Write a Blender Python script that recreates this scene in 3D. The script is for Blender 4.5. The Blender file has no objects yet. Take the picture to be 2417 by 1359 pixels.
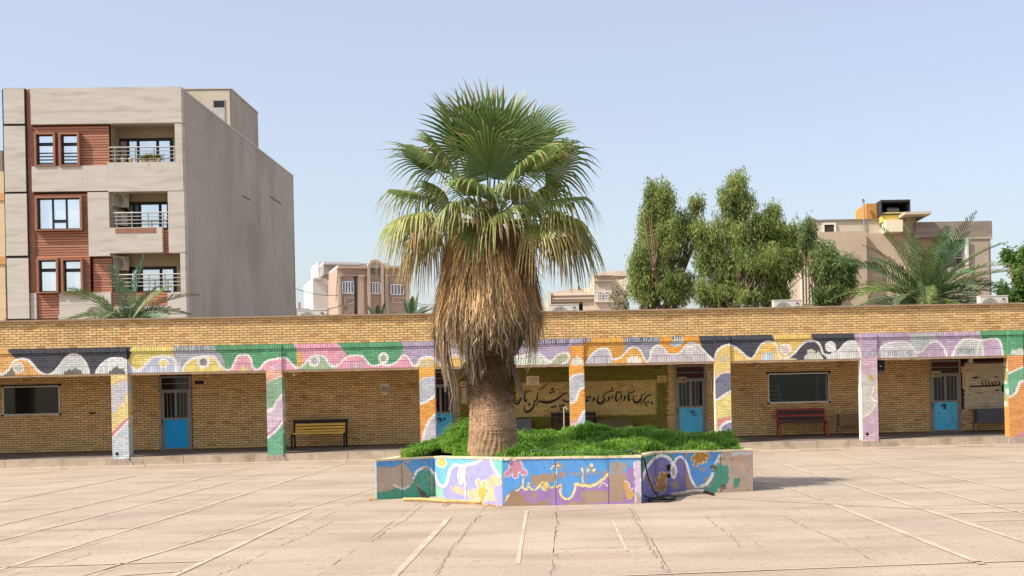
import bpy, math, random
import numpy as np
from mathutils import Vector, Matrix
R = random.Random(7)
NR = np.random.default_rng(11)
SC = bpy.context.scene
COL = SC.collection
# ------------------------------------------------------------------ camera
W0, H0, FP, PPX, PPY, ROLL, CAMZ = 2417.0, 1359.0, 3100.0, 1480.0, 932.0, 0.0215, 1.7
cd = bpy.data.cameras.new("camera")
cd.sensor_width = 36.0
cd.lens = 36.0 * FP / W0
cd.shift_x = (W0 / 2 - PPX) / W0
cd.shift_y = (PPY - H0 / 2) / W0
cd.clip_start, cd.clip_end = 0.1, 6000.0
cam = bpy.data.objects.new("camera", cd)
COL.objects.link(cam)
cam.matrix_world = Matrix.Translation((0, 0, CAMZ)) @ Matrix.Rotation(math.pi / 2, 4, 'X') @ Matrix.Rotation(-ROLL, 4, 'Z')
SC.camera = cam
# ------------------------------------------------------------------ sky, sun, exposure
ELEV = math.radians(48)
SUNV = Vector((-0.889 * math.cos(ELEV), -0.458 * math.cos(ELEV), math.sin(ELEV)))
wd = bpy.data.worlds.new("World")
SC.world = wd
wd.use_nodes = True
wn = wd.node_tree
wn.nodes.clear()
sky = wn.nodes.new("ShaderNodeTexSky")
sky.sky_type = 'NISHITA'
sky.sun_disc = False
sky.sun_elevation = ELEV
sky.sun_rotation = math.atan2(SUNV.x, SUNV.y)
sky.air_density, sky.dust_density, sky.ozone_density, sky.altitude = 1.0, 2.5, 3.0, 0
bg = wn.nodes.new("ShaderNodeBackground")
bg.inputs[1].default_value = 0.12
wo = wn.nodes.new("ShaderNodeOutputWorld")
veil = wn.nodes.new('ShaderNodeMix'); veil.data_type = 'RGBA'; veil.blend_type = 'ADD'; veil.inputs[0].default_value = 1.0   # even dust veil over the whole sky
veil.inputs[7].default_value = (1.78, 1.56, 1.34, 1)
wn.links.new(sky.outputs[0], veil.inputs[6])
wn.links.new(veil.outputs[2], bg.inputs[0])
wn.links.new(bg.outputs[0], wo.inputs[0])
sd = bpy.data.lights.new("sun", 'SUN')
sd.energy = 4.2
sd.angle = math.radians(0.53)
sd.color = (1.0, 0.93, 0.82)
sun = bpy.data.objects.new("sun", sd)
COL.objects.link(sun)
sun.rotation_euler = (-SUNV).to_track_quat('-Z', 'Y').to_euler()
sun.location = (-30, -10, 40)
SC.view_settings.view_transform = 'Standard'
SC.view_settings.look = 'None'
SC.view_settings.exposure = 0.45
SC.view_settings.gamma = 1.0
SC.view_settings.use_curve_mapping = False
SC.cycles.max_bounces = 8

# ------------------------------------------------------------------ picture <-> place
CR, SR = math.cos(ROLL), math.sin(ROLL)
def ray(px, py):
    a, b = (px - PPX) / FP, (PPY - py) / FP
    return a * CR + b * SR, -a * SR + b * CR          # X/Y and (Z-cam)/Y
def proj(x, y, z):
    X, Z = x / y, (z - CAMZ) / y
    return PPX + FP * (X * CR - Z * SR), PPY - FP * (X * SR + Z * CR)
def at(px, py, Y):
    dx, dz = ray(px, py)
    return Vector((dx * Y, Y, CAMZ + dz * Y))
def gnd(px, py, z=0.0):
    dx, dz = ray(px, py)
    Y = (z - CAMZ) / dz
    return Vector((dx * Y, Y, z))
class Frame:
    def __init__(s, ox, oy, th):
        s.o, s.th = (ox, oy), th
        s.e, s.b = (math.cos(th), math.sin(th)), (-math.sin(th), math.cos(th))
    def w(s, u, t, z):
        return Vector((s.o[0] + u * s.e[0] + t * s.b[0], s.o[1] + u * s.e[1] + t * s.b[1], z))
    def px(s, px, py, t=0.0):
        dx, dz = ray(px, py)
        Y = (t + s.o[0] * s.b[0] + s.o[1] * s.b[1]) / (dx * s.b[0] + s.b[1])
        return (dx * Y - s.o[0]) * s.e[0] + (Y - s.o[1]) * s.e[1], CAMZ + dz * Y
    def rect(s, l, t_, r, b_, t=0.0):
        mx, my = (l + r) / 2, (t_ + b_) / 2
        return s.px(l, my, t)[0], s.px(r, my, t)[0], s.px(mx, b_, t)[1], s.px(mx, t_, t)[1]   # s0,s1,z0,z1
    def back(s, u, z, t=0.0):
        x = s.o[0] + u * s.e[0] + t * s.b[0]
        y = s.o[1] + u * s.e[1] + t * s.b[1]
        return proj(x, y, z)

# ------------------------------------------------------------------ materials
def lin(c):
    c = np.asarray(c, float) / 255.0
    return np.where(c <= 0.04045, c / 12.92, ((c + 0.055) / 1.055) ** 2.4)
def L(r, g, b, k=1.0):
    v = lin((r, g, b)) * k
    return (float(v[0]), float(v[1]), float(v[2]))
MATS = {}
def M(name, col=None, rough=0.85, var=0.12, vs=3.0, fine=0.0, fs=60.0, bump=0.0, bs=40.0, stretch=(1, 1, 1), spec=0.25,
      metal=0.0, transl=0.0, stain=0.0, stain_col=(0.1, 0.08, 0.06), ss=0.8, sthr=0.55, sstretch=None, speck=0.0, sps=14.0, objvar=0.0):
    """col None -> colour comes from the mesh's paint attribute 'Col'."""
    if name in MATS: return MATS[name]
    m = bpy.data.materials.new(name); m.use_nodes = True
    n, l = m.node_tree.nodes, m.node_tree.links
    p = n['Principled BSDF']
    geo = n.new('ShaderNodeNewGeometry')
    mp = n.new('ShaderNodeMapping'); mp.inputs['Scale'].default_value = stretch
    l.new(geo.outputs['Position'], mp.inputs[0])
    if col is None:
        a = n.new('ShaderNodeAttribute'); a.attribute_name = 'Col'; out = a.outputs['Color']
    else:
        a = n.new('ShaderNodeRGB'); a.outputs[0].default_value = (*col, 1); out = a.outputs[0]
    def noise(scale, det=4, vec=None):
        t = n.new('ShaderNodeTexNoise'); t.inputs['Scale'].default_value = scale; t.inputs['Detail'].default_value = det
        l.new((vec or mp).outputs[0], t.inputs['Vector']); return t
    def mul(out, fac_out, amt):
        r = n.new('ShaderNodeMapRange')
        r.inputs[1].default_value, r.inputs[2].default_value = 0.3, 0.7
        r.inputs[3].default_value, r.inputs[4].default_value = 1 - amt, 1 + amt
        l.new(fac_out, r.inputs[0])
        x = n.new('ShaderNodeMix'); x.data_type = 'RGBA'; x.blend_type = 'MULTIPLY'; x.inputs[0].default_value = 1.0
        l.new(out, x.inputs[6]); l.new(r.outputs[0], x.inputs[7]); return x.outputs[2]
    if stain > 0:
        mv = mp
        if sstretch:
            mv = n.new('ShaderNodeMapping'); mv.inputs['Scale'].default_value = sstretch
            l.new(geo.outputs['Position'], mv.inputs[0])
        t = noise(ss, 8, mv)
        r = n.new('ShaderNodeMapRange'); r.inputs[1].default_value, r.inputs[2].default_value = sthr, sthr + 0.16
        r.inputs[4].default_value = stain
        l.new(t.outputs[0], r.inputs[0])
        x = n.new('ShaderNodeMix'); x.data_type = 'RGBA'
        l.new(r.outputs[0], x.inputs[0]); l.new(out, x.inputs[6]); x.inputs[7].default_value = (*stain_col, 1); out = x.outputs[2]
    if speck > 0:                       # small dark flecks and pits
        t = noise(sps, 9); r = n.new('ShaderNodeMapRange'); r.inputs[1].default_value, r.inputs[2].default_value = .60, .70; r.inputs[3].default_value, r.inputs[4].default_value = 1, 1 - speck
        l.new(t.outputs[0], r.inputs[0]); x = n.new('ShaderNodeMix'); x.data_type = 'RGBA'; x.blend_type = 'MULTIPLY'; x.inputs[0].default_value = 1.0
        l.new(out, x.inputs[6]); l.new(r.outputs[0], x.inputs[7]); out = x.outputs[2]
    if objvar > 0:                      # every piece a little different
        oi = n.new('ShaderNodeObjectInfo'); r = n.new('ShaderNodeMapRange'); r.inputs[3].default_value, r.inputs[4].default_value = 1 - objvar, 1 + objvar
        l.new(oi.outputs['Random'], r.inputs[0]); x = n.new('ShaderNodeMix'); x.data_type = 'RGBA'; x.blend_type = 'MULTIPLY'; x.inputs[0].default_value = 1.0
        l.new(out, x.inputs[6]); l.new(r.outputs[0], x.inputs[7]); out = x.outputs[2]
    if var > 0: out = mul(out, noise(vs).outputs[0], var)
    if fine > 0: out = mul(out, noise(fs, 2).outputs[0], fine)
    l.new(out, p.inputs['Base Color'])
    p.inputs['Roughness'].default_value = rough
    p.inputs['Specular IOR Level'].default_value = spec
    p.inputs['Metallic'].default_value = metal
    if bump > 0:
        b = n.new('ShaderNodeBump'); b.inputs['Strength'].default_value = bump; b.inputs['Distance'].default_value = 0.02
        l.new(noise(bs, 5).outputs[0], b.inputs['Height']); l.new(b.outputs[0], p.inputs['Normal'])
    if transl > 0:
        tr = n.new('ShaderNodeBsdfTranslucent'); l.new(out, tr.inputs[0])
        mx = n.new('ShaderNodeMixShader'); mx.inputs[0].default_value = transl
        l.new(p.outputs[0], mx.inputs[1]); l.new(tr.outputs[0], mx.inputs[2])
        l.new(mx.outputs[0], n['Material Output'].inputs[0])
    MATS[name] = m
    return m

# ------------------------------------------------------------------ objects
def tag(o, label=None, cat=None, group=None, kind=None):
    if label: o['label'] = label
    if cat: o['category'] = cat
    if group: o['group'] = group
    if kind: o['kind'] = kind
    return o
def thing(name, label, cat, loc=(0, 0, 0), rz=0.0, group=None, kind=None):
    o = bpy.data.objects.new(name, None); COL.objects.link(o)
    o.empty_display_size = 0.2
    o.location = loc; o.rotation_euler = (0, 0, rz)
    return tag(o, label, cat, group, kind)
def link(name, me, parent=None, loc=None):
    o = bpy.data.objects.new(name, me); COL.objects.link(o)
    if parent is not None: o.parent = parent
    if loc is not None: o.location = loc
    return o
def make_mesh(name, V, F, mat=None, C=None, smooth=False):
    me = bpy.data.meshes.new(name)
    me.from_pydata([tuple(v) for v in V] if not isinstance(V, np.ndarray) else V.tolist(), [], F if not isinstance(F, np.ndarray) else F.tolist())
    if C is not None:
        at_ = me.color_attributes.new('Col', 'FLOAT_COLOR', 'POINT')
        C = np.asarray(C, np.float32)
        if C.shape[1] == 3: C = np.hstack([C, np.ones((len(C), 1), np.float32)])
        at_.data.foreach_set('color', C.ravel())
    if smooth: me.polygons.foreach_set('use_smooth', [True] * len(me.polygons))
    if mat is not None:
        for mm in (mat if isinstance(mat, (list, tuple)) else [mat]): me.materials.append(mm)
    return me
class MB:
    def __init__(s): s.v, s.f, s.c, s.cur = [], [], [], (1, 1, 1)
    def add(s, vs, fs):
        k = len(s.v); s.v += [tuple(v) for v in vs]; s.c += [s.cur] * len(vs); s.f += [tuple(i + k for i in f) for f in fs]; return s
    def hexa(s, p):     # 8 points: bottom 4 ccw, top 4 ccw
        return s.add(p, [(3, 2, 1, 0), (4, 5, 6, 7), (0, 1, 5, 4), (1, 2, 6, 5), (2, 3, 7, 6), (3, 0, 4, 7)])
    def box(s, x0, x1, y0, y1, z0, z1):
        if x0 > x1: x0, x1 = x1, x0
        if y0 > y1: y0, y1 = y1, y0
        if z0 > z1: z0, z1 = z1, z0
        return s.hexa([(x0, y0, z0), (x1, y0, z0), (x1, y1, z0), (x0, y1, z0), (x0, y0, z1), (x1, y0, z1), (x1, y1, z1), (x0, y1, z1)])
    def bar(s, a, b, w, h=None, up=(0, 0, 1)):
        a, b = Vector(a), Vector(b); d = (b - a).normalized(); up = Vector(up)
        if abs(d.dot(up)) > 0.95: up = Vector((0, 1, 0))
        x = d.cross(up).normalized(); y = x.cross(d).normalized(); h = h or w
        q = lambda c: [c - x * w / 2 - y * h / 2, c + x * w / 2 - y * h / 2, c + x * w / 2 + y * h / 2, c - x * w / 2 + y * h / 2]
        p = q(a) + q(b)
        return s.add(p, [(0, 1, 2, 3), (7, 6, 5, 4), (4, 5, 1, 0), (5, 6, 2, 1), (6, 7, 3, 2), (7, 4, 0, 3)])
    def tube(s, pts, r, n=8, cap=True):
        pts = [Vector(p) for p in pts]; m = len(pts)
        rr = r if isinstance(r, (list, tuple)) else [r] * m
        k = len(s.v); prev = None
        for i, p in enumerate(pts):
            d = (pts[min(i + 1, m - 1)] - pts[max(i - 1, 0)]).normalized()
            if prev is None:
                u = Vector((0, 0, 1)) if abs(d.z) < 0.9 else Vector((1, 0, 0)); x = d.cross(u).normalized()
            else:
                x = (prev - d * prev.dot(d)).normalized()
            prev = x; y = d.cross(x)
            for j in range(n):
                a = 2 * math.pi * j / n
                s.v.append(tuple(p + (x * math.cos(a) + y * math.sin(a)) * rr[i])); s.c.append(s.cur)
        for i in range(m - 1):
            for j in range(n):
                a, b = k + i * n + j, k + i * n + (j + 1) % n
                s.f.append((a, b, b + n, a + n))
        if cap:
            s.f.append(tuple(k + j for j in range(n))[::-1]); s.f.append(tuple(k + (m - 1) * n + j for j in range(n)))
        return s
    def lathe(s, prof, n=24, o=(0, 0, 0)):
        k = len(s.v)
        for r, z in prof:
            for j in range(n):
                a = 2 * math.pi * j / n
                s.v.append((o[0] + r * math.cos(a), o[1] + r * math.sin(a), o[2] + z)); s.c.append(s.cur)
        for i in range(len(prof) - 1):
            for j in range(n):
                a, b = k + i * n + j, k + i * n + (j + 1) % n
                s.f.append((a, b, b + n, a + n))
        return s
    def prism(s, poly, y0, y1):            # polygon in (x,z), extruded along y
        k = len(poly)
        ar = sum(poly[i][0] * poly[(i + 1) % k][1] - poly[(i + 1) % k][0] * poly[i][1] for i in range(k))
        if ar < 0: poly = poly[::-1]
        vs = [(x, y0, z) for x, z in poly] + [(x, y1, z) for x, z in poly]
        fs = [tuple(range(k)), tuple(range(2 * k - 1, k - 1, -1))] + [(i, i + k, (i + 1) % k + k, (i + 1) % k) for i in range(k)]
        return s.add(vs, fs)
    def slab(s, poly, z0, z1):             # polygon in (x,y), extruded up
        k = len(poly)
        ar = sum(poly[i][0] * poly[(i + 1) % k][1] - poly[(i + 1) % k][0] * poly[i][1] for i in range(k))
        if ar < 0: poly = poly[::-1]
        vs = [(x, y, z0) for x, y in poly] + [(x, y, z1) for x, y in poly]
        fs = [tuple(range(k))[::-1], tuple(range(k, 2 * k))] + [(i, (i + 1) % k, (i + 1) % k + k, i + k) for i in range(k)]
        return s.add(vs, fs)
    def mesh(s, name, mat, smooth=False, colors=False):
        return make_mesh(name, s.v, s.f, mat, s.c if colors else None, smooth)
    def build(s, name, mat, parent=None, smooth=False, colors=False, loc=None):
        return link(name, s.mesh(name, mat, smooth, colors), parent, loc)
def ribbon(fr, strokes, t, f=(1, 0, 0, 1), sub=5):
    """flat painted strokes on the plane t of a frame; strokes are (x,y,w) in picture units, f = (x0,y0,scale)."""
    mb = MB()
    x0, y0, k = f
    for st in strokes:
        if len(st) == 1:                    # a dot: a diamond as a reed pen makes it
            x, y, r = st[0]
            pts = [(x - r * .95, y + r * .15), (x + r * .1, y - r), (x + r * .95, y - r * .15), (x - r * .1, y + r)]
            q = [fr.px(x0 + a / k, y0 + b / k, t) for a, b in pts]
            mb.add([(u, t, z) for u, z in q], [(3, 2, 1, 0)])
            continue
        P = smooth_line(st, sub)
        lr = []
        for i in range(len(P)):
            d = P[min(i + 1, len(P) - 1)][:2] - P[max(i - 1, 0)][:2]
            d = d / (np.linalg.norm(d) + 1e-9); nrm = np.array((-d[1], d[0])); w = max(P[i][2], 1.0) / 2
            for sg in (-1, 1):
                c = P[i][:2] + nrm * w * sg
                u, z = fr.px(x0 + c[0] / k, y0 + c[1] / k, t); lr.append((u, t, z))
        mb.add(lr, [(2 * i, 2 * i + 1, 2 * i + 3, 2 * i + 2) for i in range(len(P) - 1)])
    return mb
def smooth_line(pts, sub=6):
    p = np.array(pts, float)
    if len(p) < 3: sub = max(sub, 2)
    q = np.vstack([2 * p[0] - p[1], p, 2 * p[-1] - p[-2]])
    out = []
    for i in range(1, len(q) - 2):
        a, b, c, d = q[i - 1], q[i], q[i + 1], q[i + 2]
        for j in range(sub):
            t = j / sub
            out.append(0.5 * ((2 * b) + (-a + c) * t + (2 * a - 5 * b + 4 * c - d) * t * t + (-a + 3 * b - 3 * c + d) * t ** 3))
    out.append(p[-1])
    return np.array(out)
class Canvas:
    """a painted design kept as numbers; meshes look their paint colour up in it."""
    def __init__(s, x0, y0, x1, y1, k=1.5, base=(200, 200, 200)):
        s.x0, s.y0, s.k = x0, y0, k
        s.w, s.h = int((x1 - x0) * k), int((y1 - y0) * k)
        s.im = np.empty((s.h, s.w, 3)); s.im[:] = base
        s.on = np.zeros((s.h, s.w), bool)
    def _win(s, pts, pad):
        a = (pts.min(0) - pad - (s.x0, s.y0)) * s.k; b = (pts.max(0) + pad - (s.x0, s.y0)) * s.k
        i0, j0 = max(0, int(a[0])), max(0, int(a[1])); i1, j1 = min(s.w, int(b[0]) + 2), min(s.h, int(b[1]) + 2)
        if i1 <= i0 or j1 <= j0: return None
        X, Y = np.meshgrid((np.arange(i0, i1) + .5) / s.k + s.x0, (np.arange(j0, j1) + .5) / s.k + s.y0)
        return i0, i1, j0, j1, X, Y
    def fill(s, pts, col, sm=False, jag=0.0):
        pts = smooth_line(list(pts) + [pts[0]], 6) if sm else np.array(pts, float)
        w = s._win(pts, 2)
        if w is None: return s
        i0, i1, j0, j1, X, Y = w
        if jag:
            X = X + jag * (np.sin(Y * .9 + X * .31) + np.sin(Y * .37 - X * .73 + 1)); Y = Y + jag * (np.sin(X * .8 + 2) + np.sin(X * .33 + Y * .6))
        ins = np.zeros(X.shape, bool)
        for a, b in zip(pts, np.roll(pts, -1, 0)):
            c = (a[1] > Y) != (b[1] > Y)
            with np.errstate(all='ignore'):
                xx = (b[0] - a[0]) * (Y - a[1]) / (b[1] - a[1] + 1e-12) + a[0]
            ins ^= c & (X < xx)
        s.im[j0:j1, i0:i1][ins] = col; s.on[j0:j1, i0:i1][ins] = True
        return s
    def rect(s, x0, y0, x1, y1, col): return s.fill([(x0, y0), (x1, y0), (x1, y1), (x0, y1)], col)
    def line(s, pts, wd, col, sm=True):
        pts = smooth_line(pts, 6) if sm and len(pts) > 2 else np.array(pts, float)
        for a, b in zip(pts[:-1], pts[1:]):
            w = s._win(np.array([a[:2], b[:2]]), wd)
            if w is None: continue
            i0, i1, j0, j1, X, Y = w
            d = b[:2] - a[:2]; t = np.clip(((X - a[0]) * d[0] + (Y - a[1]) * d[1]) / (d @ d + 1e-9), 0, 1)
            ins = np.hypot(X - a[0] - t * d[0], Y - a[1] - t * d[1]) < wd / 2
            s.im[j0:j1, i0:i1][ins] = col; s.on[j0:j1, i0:i1][ins] = True
        return s
    def ell(s, cx, cy, rx, ry, col, rot=0.0):
        a = np.linspace(0, 2 * math.pi, 28)[:-1]; c, d = math.cos(rot), math.sin(rot)
        return s.fill([(cx + rx * math.cos(t) * c - ry * math.sin(t) * d, cy + rx * math.cos(t) * d + ry * math.sin(t) * c) for t in a], col)
    def get(s, X, Y):
        i = np.clip(((X - s.x0) * s.k).astype(int), 0, s.w - 1); j = np.clip(((Y - s.y0) * s.k).astype(int), 0, s.h - 1)
        return s.im[j, i]
# ------------------------------------------------------------------ the mural on beam and columns
WH, NAV, YEL, YE2, GRY, GRN, PNK, LAV, ORG, SAGE, MINT, CREAM, SLT = ((243, 240, 235), (58, 62, 74), (238, 219, 128), (222, 204, 110), (178, 179, 186), (92, 168, 118), (238, 172, 190), (186, 172, 196), (236, 168, 66), (170, 196, 152), (222, 230, 226), (243, 224, 170), (122, 126, 148))
cv = Canvas(-260, 760, 2700, 1130, 1.5, (232, 182, 104))
def below(wave, yb, col):              # everything between a wave and the beam's foot
    w = smooth_line(wave, 6); cv.fill([tuple(p) for p in w] + [(w[-1][0], yb), (w[0][0], yb)], col)
def stripes(x0, x1, y0, y1, c1, c2, st=4.4, wd=1.8):
    cv.rect(x0, y0, x1, y1, c1); x = x0 + 2
    while x < x1:
        cv.line([(x, y0), (x + R.uniform(-.6, .6), y1)], wd * R.uniform(.6, 1.2), c2, False); x += st * R.uniform(.8, 1.2)
# --- ground colours of the band, left to right
cv.rect(-260, 790, 30, 900, (234, 184, 106))
cv.fill([(-260, 832), (-120, 829), (-60, 895), (-260, 895)], GRN)
cv.fill([(21, 822), (312, 815), (312, 890), (60, 890), (38, 846), (30, 840), (21, 832)], NAV)
cv.fill([(311, 815), (409, 813), (413, 830), (414, 846), (416, 890), (302, 890), (300, 852)], YE2)
cv.rect(311, 815, 408, 829, YEL)
cv.fill([(330, 845), (372, 842), (336, 868), (324, 850)], YEL)
cv.fill([(408, 812), (500, 810), (512, 828), (524, 840), (530, 856), (531, 890), (412, 890)], GRY)
stripes(408, 500, 812, 828, (150, 152, 156), (214, 212, 206))
cv.fill([(500, 808), (700, 800), (700, 890), (531, 890), (530, 856), (524, 840), (511, 828)], GRN)
cv.fill([(686, 804), (790, 804), (806, 820), (815, 832), (824, 850), (790, 880), (722, 870), (713, 836), (700, 822)], PNK)
cv.fill([(790, 804), (942, 802), (952, 816), (950, 832), (942, 846), (936, 880), (815, 880), (818, 838), (806, 820)], GRN)
cv.fill([(942, 802), (1380, 790), (1380, 880), (936, 880), (944, 842), (951, 828), (952, 816)], LAV)
stripes(1150, 1343, 796, 810, (196, 184, 206), (92, 92, 122), 4.2, 2.0)
cv.fill([(1344, 817), (1360, 815), (1378, 812), (1378, 880), (1344, 880)], ORG)
cv.rect(1379, 794, 1474, 880, (220, 160, 58)); cv.rect(1395, 794, 1472, 806, (243, 186, 84))
stripes(1379, 1395, 794, 806, (188, 178, 200), (64, 66, 92))
cv.fill([(1472, 790), (1558, 790), (1556, 815), (1556, 860), (1470, 860), (1474, 824)], (160, 162, 174))
stripes(1473, 1559, 792, 805, (76, 92, 112), (206, 210, 212), 5, 2)
cv.fill([(1559, 788), (1645, 788), (1656, 815), (1656, 850), (1556, 850)], (238, 166, 48))
stripes(1586, 1611, 793, 802, (74, 108, 124), (214, 224, 226), 5.5, 2.6)
cv.fill([(1579, 811), (1590, 804), (1613, 804), (1616, 808), (1607, 813), (1605, 817), (1592, 819), (1584, 815)], (190, 206, 212))
cv.fill([(1645, 784), (1826, 780), (1830, 812), (1836, 870), (1656, 870), (1656, 815)], NAV)
cv.fill([(1824, 778), (1917, 776), (1915, 795), (1921, 806), (1880, 860), (1836, 860), (1830, 812), (1825, 798)], (232, 200, 104))
cv.rect(1824, 778, 1917, 795, (246, 212, 118))
cv.fill([(1917, 774), (2016, 774), (2018, 800), (2030, 860), (1900, 860), (1921, 806), (1915, 795)], NAV)
cv.fill([(2016, 774), (2312, 764), (2318, 800), (2318, 860), (2030, 860), (2018, 800)], (196, 172, 198))
stripes(2017, 2034, 778, 788, (206, 172, 164), (150, 120, 110)); stripes(2140, 2300, 776, 785, (202, 178, 200), (226, 200, 160), 8, 3)
cv.fill([(2145, 789), (2205, 787), (2213, 802), (2205, 815), (2172, 836), (2150, 815)], (200, 210, 206))
cv.fill([(2310, 764), (2700, 755), (2700, 860), (2316, 860), (2318, 802), (2312, 788)], GRN)
cv.line([(2311, 777), (2312, 788), (2318, 802)], 1.6, WH)
# --- what lies under the waves
w0 = [(-120, 876), (-60, 884), (0, 884), (8, 882), (18, 875), (25, 865), (31, 855), (40, 849), (55, 847), (68, 851), (78, 861), (88, 873), (100, 882), (112, 885), (124, 881), (135, 870), (145, 857), (155, 845), (165, 838), (175, 836.5), (187, 840), (197, 850), (205, 863), (209, 878), (212, 890)]
below(w0[3:13], 895, (238, 178, 98)); below(w0[13:], 895, MINT)
cv.fill([(6, 890), (28, 867), (39, 890)], (130, 122, 98))
w1 = [(224, 890), (230, 873), (240, 860), (252, 850), (265, 846), (280, 845.5), (292, 848), (302, 854)]
below(w1, 892, MINT)
w2 = [(302, 858), (315, 870), (325, 874), (335, 870), (345, 858), (358, 846), (372, 842), (390, 841), (405, 843), (412, 848), (414, 860), (416, 890)]
below(w2, 892, (200, 208, 224))
w3 = [(428, 890), (433, 868), (442, 855), (455, 846), (470, 843), (490, 840), (505, 842), (512, 850), (520, 862), (528, 870), (537, 874)]
below(w3, 890, YEL); cv.rect(416, 850, 427, 890, (206, 206, 212))
w4 = [(537, 873), (545, 871), (552, 858), (558, 845), (565, 839), (580, 837), (588, 840), (593, 852), (598, 868), (605, 873), (615, 868), (625, 856), (640, 849), (655, 846.5), (666, 845), (672, 845), (680, 849), (688, 858), (696, 866), (704, 868)]
below(w4, 890, PNK); cv.fill([(520, 890), (537, 872), (548, 890)], WH)
for i, (x, y) in enumerate([(565, 872), (570, 866), (576, 864), (582, 867), (587, 873)]): cv.line([(576, 884), (x, y)], 4, YEL, False)
w5 = [(704, 868), (712, 865), (720, 857), (728, 848), (735, 842), (745, 838), (755, 839), (765, 842), (772, 852), (780, 862), (790, 865)]
below(w5, 890, SAGE)
for x in range(708, 792, 6): cv.line([(x, 856), (x + 1, 886)], 1.2, (132, 164, 124), False)
w6 = [(790, 865), (800, 860), (810, 850), (822, 841), (835, 839), (850, 839), (858, 843), (868, 855), (876, 862), (888, 863), (900, 860), (912, 862), (925, 860), (936, 854), (945, 845), (953, 839), (960, 840), (967, 850), (973, 860), (981, 864)]
below(w6, 888, PNK)
for x in range(826, 856, 4): cv.line([(x, 872), (x + 3, 855)], 2.2, (196, 194, 206), False)
w7 = [(981, 864), (988, 859), (991, 848), (1000, 844), (1012, 842.5), (1026, 846), (1032, 855), (1045, 860), (1057, 852), (1064, 843), (1075, 838), (1090, 846), (1102, 858)]
below(w7, 888, (240, 198, 112)); cv.rect(992, 848, 1024, 866, (236, 208, 150))
for a, b in ((995, 855), (1010, 860), (998, 864), (1014, 852)): cv.rect(a, b, a + 10, b + 3.5, (196, 214, 206))
w8 = [(1190, 850), (1220, 842), (1245, 836), (1260, 834), (1275, 837), (1288, 846), (1297, 855), (1306, 848), (1316, 838), (1328, 833), (1338, 832), (1343, 838), (1342, 848), (1335, 856), (1322, 862)]
below(w8[:7], 880, (222, 226, 212)); below(w8[6:12], 880, (188, 194, 160))
for x in range(1240, 1340, 6): cv.line([(x, 850), (x, 872)], 1.3, (160, 160, 132), False)
w9 = [(1381, 862), (1390, 845), (1400, 834), (1412, 825), (1425, 822), (1436, 825), (1442, 838), (1445, 847), (1455, 847), (1465, 843), (1475, 833), (1485, 823), (1497, 819), (1508, 823), (1516, 835), (1522, 848), (1528, 856)]
below(w9[:8], 880, (204, 200, 206)); below(w9[7:], 880, (240, 178, 74))
for x in range(1392, 1444, 5): cv.line([(x, 840), (x, 862)], 1.3, (160, 154, 166), False)
w10 = [(1528, 856), (1535, 842), (1537, 828), (1545, 818), (1556, 815), (1566, 821), (1574, 832), (1582, 836), (1595, 836), (1606, 831), (1614, 822), (1622, 812), (1634, 808), (1645, 812), (1656, 822), (1668, 835), (1685, 852)]
below(w10, 876, (208, 200, 202))
for x in range(1538, 1670, 6): cv.line([(x, 838), (x, 856)], 1.4, (172, 164, 168), False)
w11 = [(1685, 852), (1692, 830), (1704, 818), (1718, 814), (1727, 815), (1740, 822), (1752, 832), (1765, 844), (1775, 845), (1785, 832), (1795, 815), (1806, 807), (1818, 806), (1827, 809), (1834, 818), (1837, 832), (1842, 843)]
below(w11, 872, (242, 206, 118))
cv.fill([(1797, 852), (1800, 836), (1806, 833), (1812, 828), (1818, 832), (1826, 834), (1829, 852)], (202, 220, 228))
for x, y in ((1698, 842), (1706, 838), (1712, 844), (1703, 849)): cv.rect(x, y, x + 11, y + 3.5, (176, 184, 196))
w12 = [(1842, 843), (1852, 844), (1865, 841), (1878, 830), (1890, 816), (1903, 806), (1918, 804), (1930, 808), (1937, 818), (1942, 832), (1950, 839)]
below(w12[2:], 866, NAV); cv.rect(1838, 846, 1880, 866, (236, 220, 180))
cv.fill([(1897, 850), (1900, 838), (1905, 836), (1905, 826), (1912, 824), (1922, 826), (1926, 834), (1932, 827), (1936, 834), (1944, 848)], (220, 220, 204), jag=.6)
w13 = [(1950, 839), (1960, 840), (1970, 835), (1982, 825), (1992, 813), (2003, 806), (2015, 805), (2022, 812), (2028, 825), (2033, 850)]
below(w13, 862, (226, 226, 220))
for x in range(1990, 2028, 6): cv.line([(x, 832), (x + 2, 826)], 2, (150, 160, 164), False)
w14 = [(2070, 842), (2080, 820), (2092, 812), (2105, 808), (2120, 807), (2140, 808), (2150, 816), (2158, 826), (2166, 832), (2176, 828), (2186, 818), (2196, 809), (2208, 806), (2218, 809), (2226, 818), (2232, 832), (2236, 850)]
below(w14[:9], 860, (222, 220, 218)); below(w14[8:], 860, (200, 176, 200))
for x in range(2096, 2156, 5): cv.line([(x, 840), (x + 2, 828)], 2, (150, 150, 168), False)
w15 = [(2244, 848), (2254, 824), (2264, 810), (2275, 801), (2290, 799), (2310, 802), (2322, 803), (2335, 800), (2348, 799), (2358, 803), (2364, 818), (2368, 848)]
below(w15[:7], 856, (216, 214, 208)); below(w15[6:], 856, (206, 180, 202))
for x in range(2262, 2300, 5): cv.line([(x, 834), (x + 1, 820)], 2.4, (122, 150, 156), False)
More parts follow.
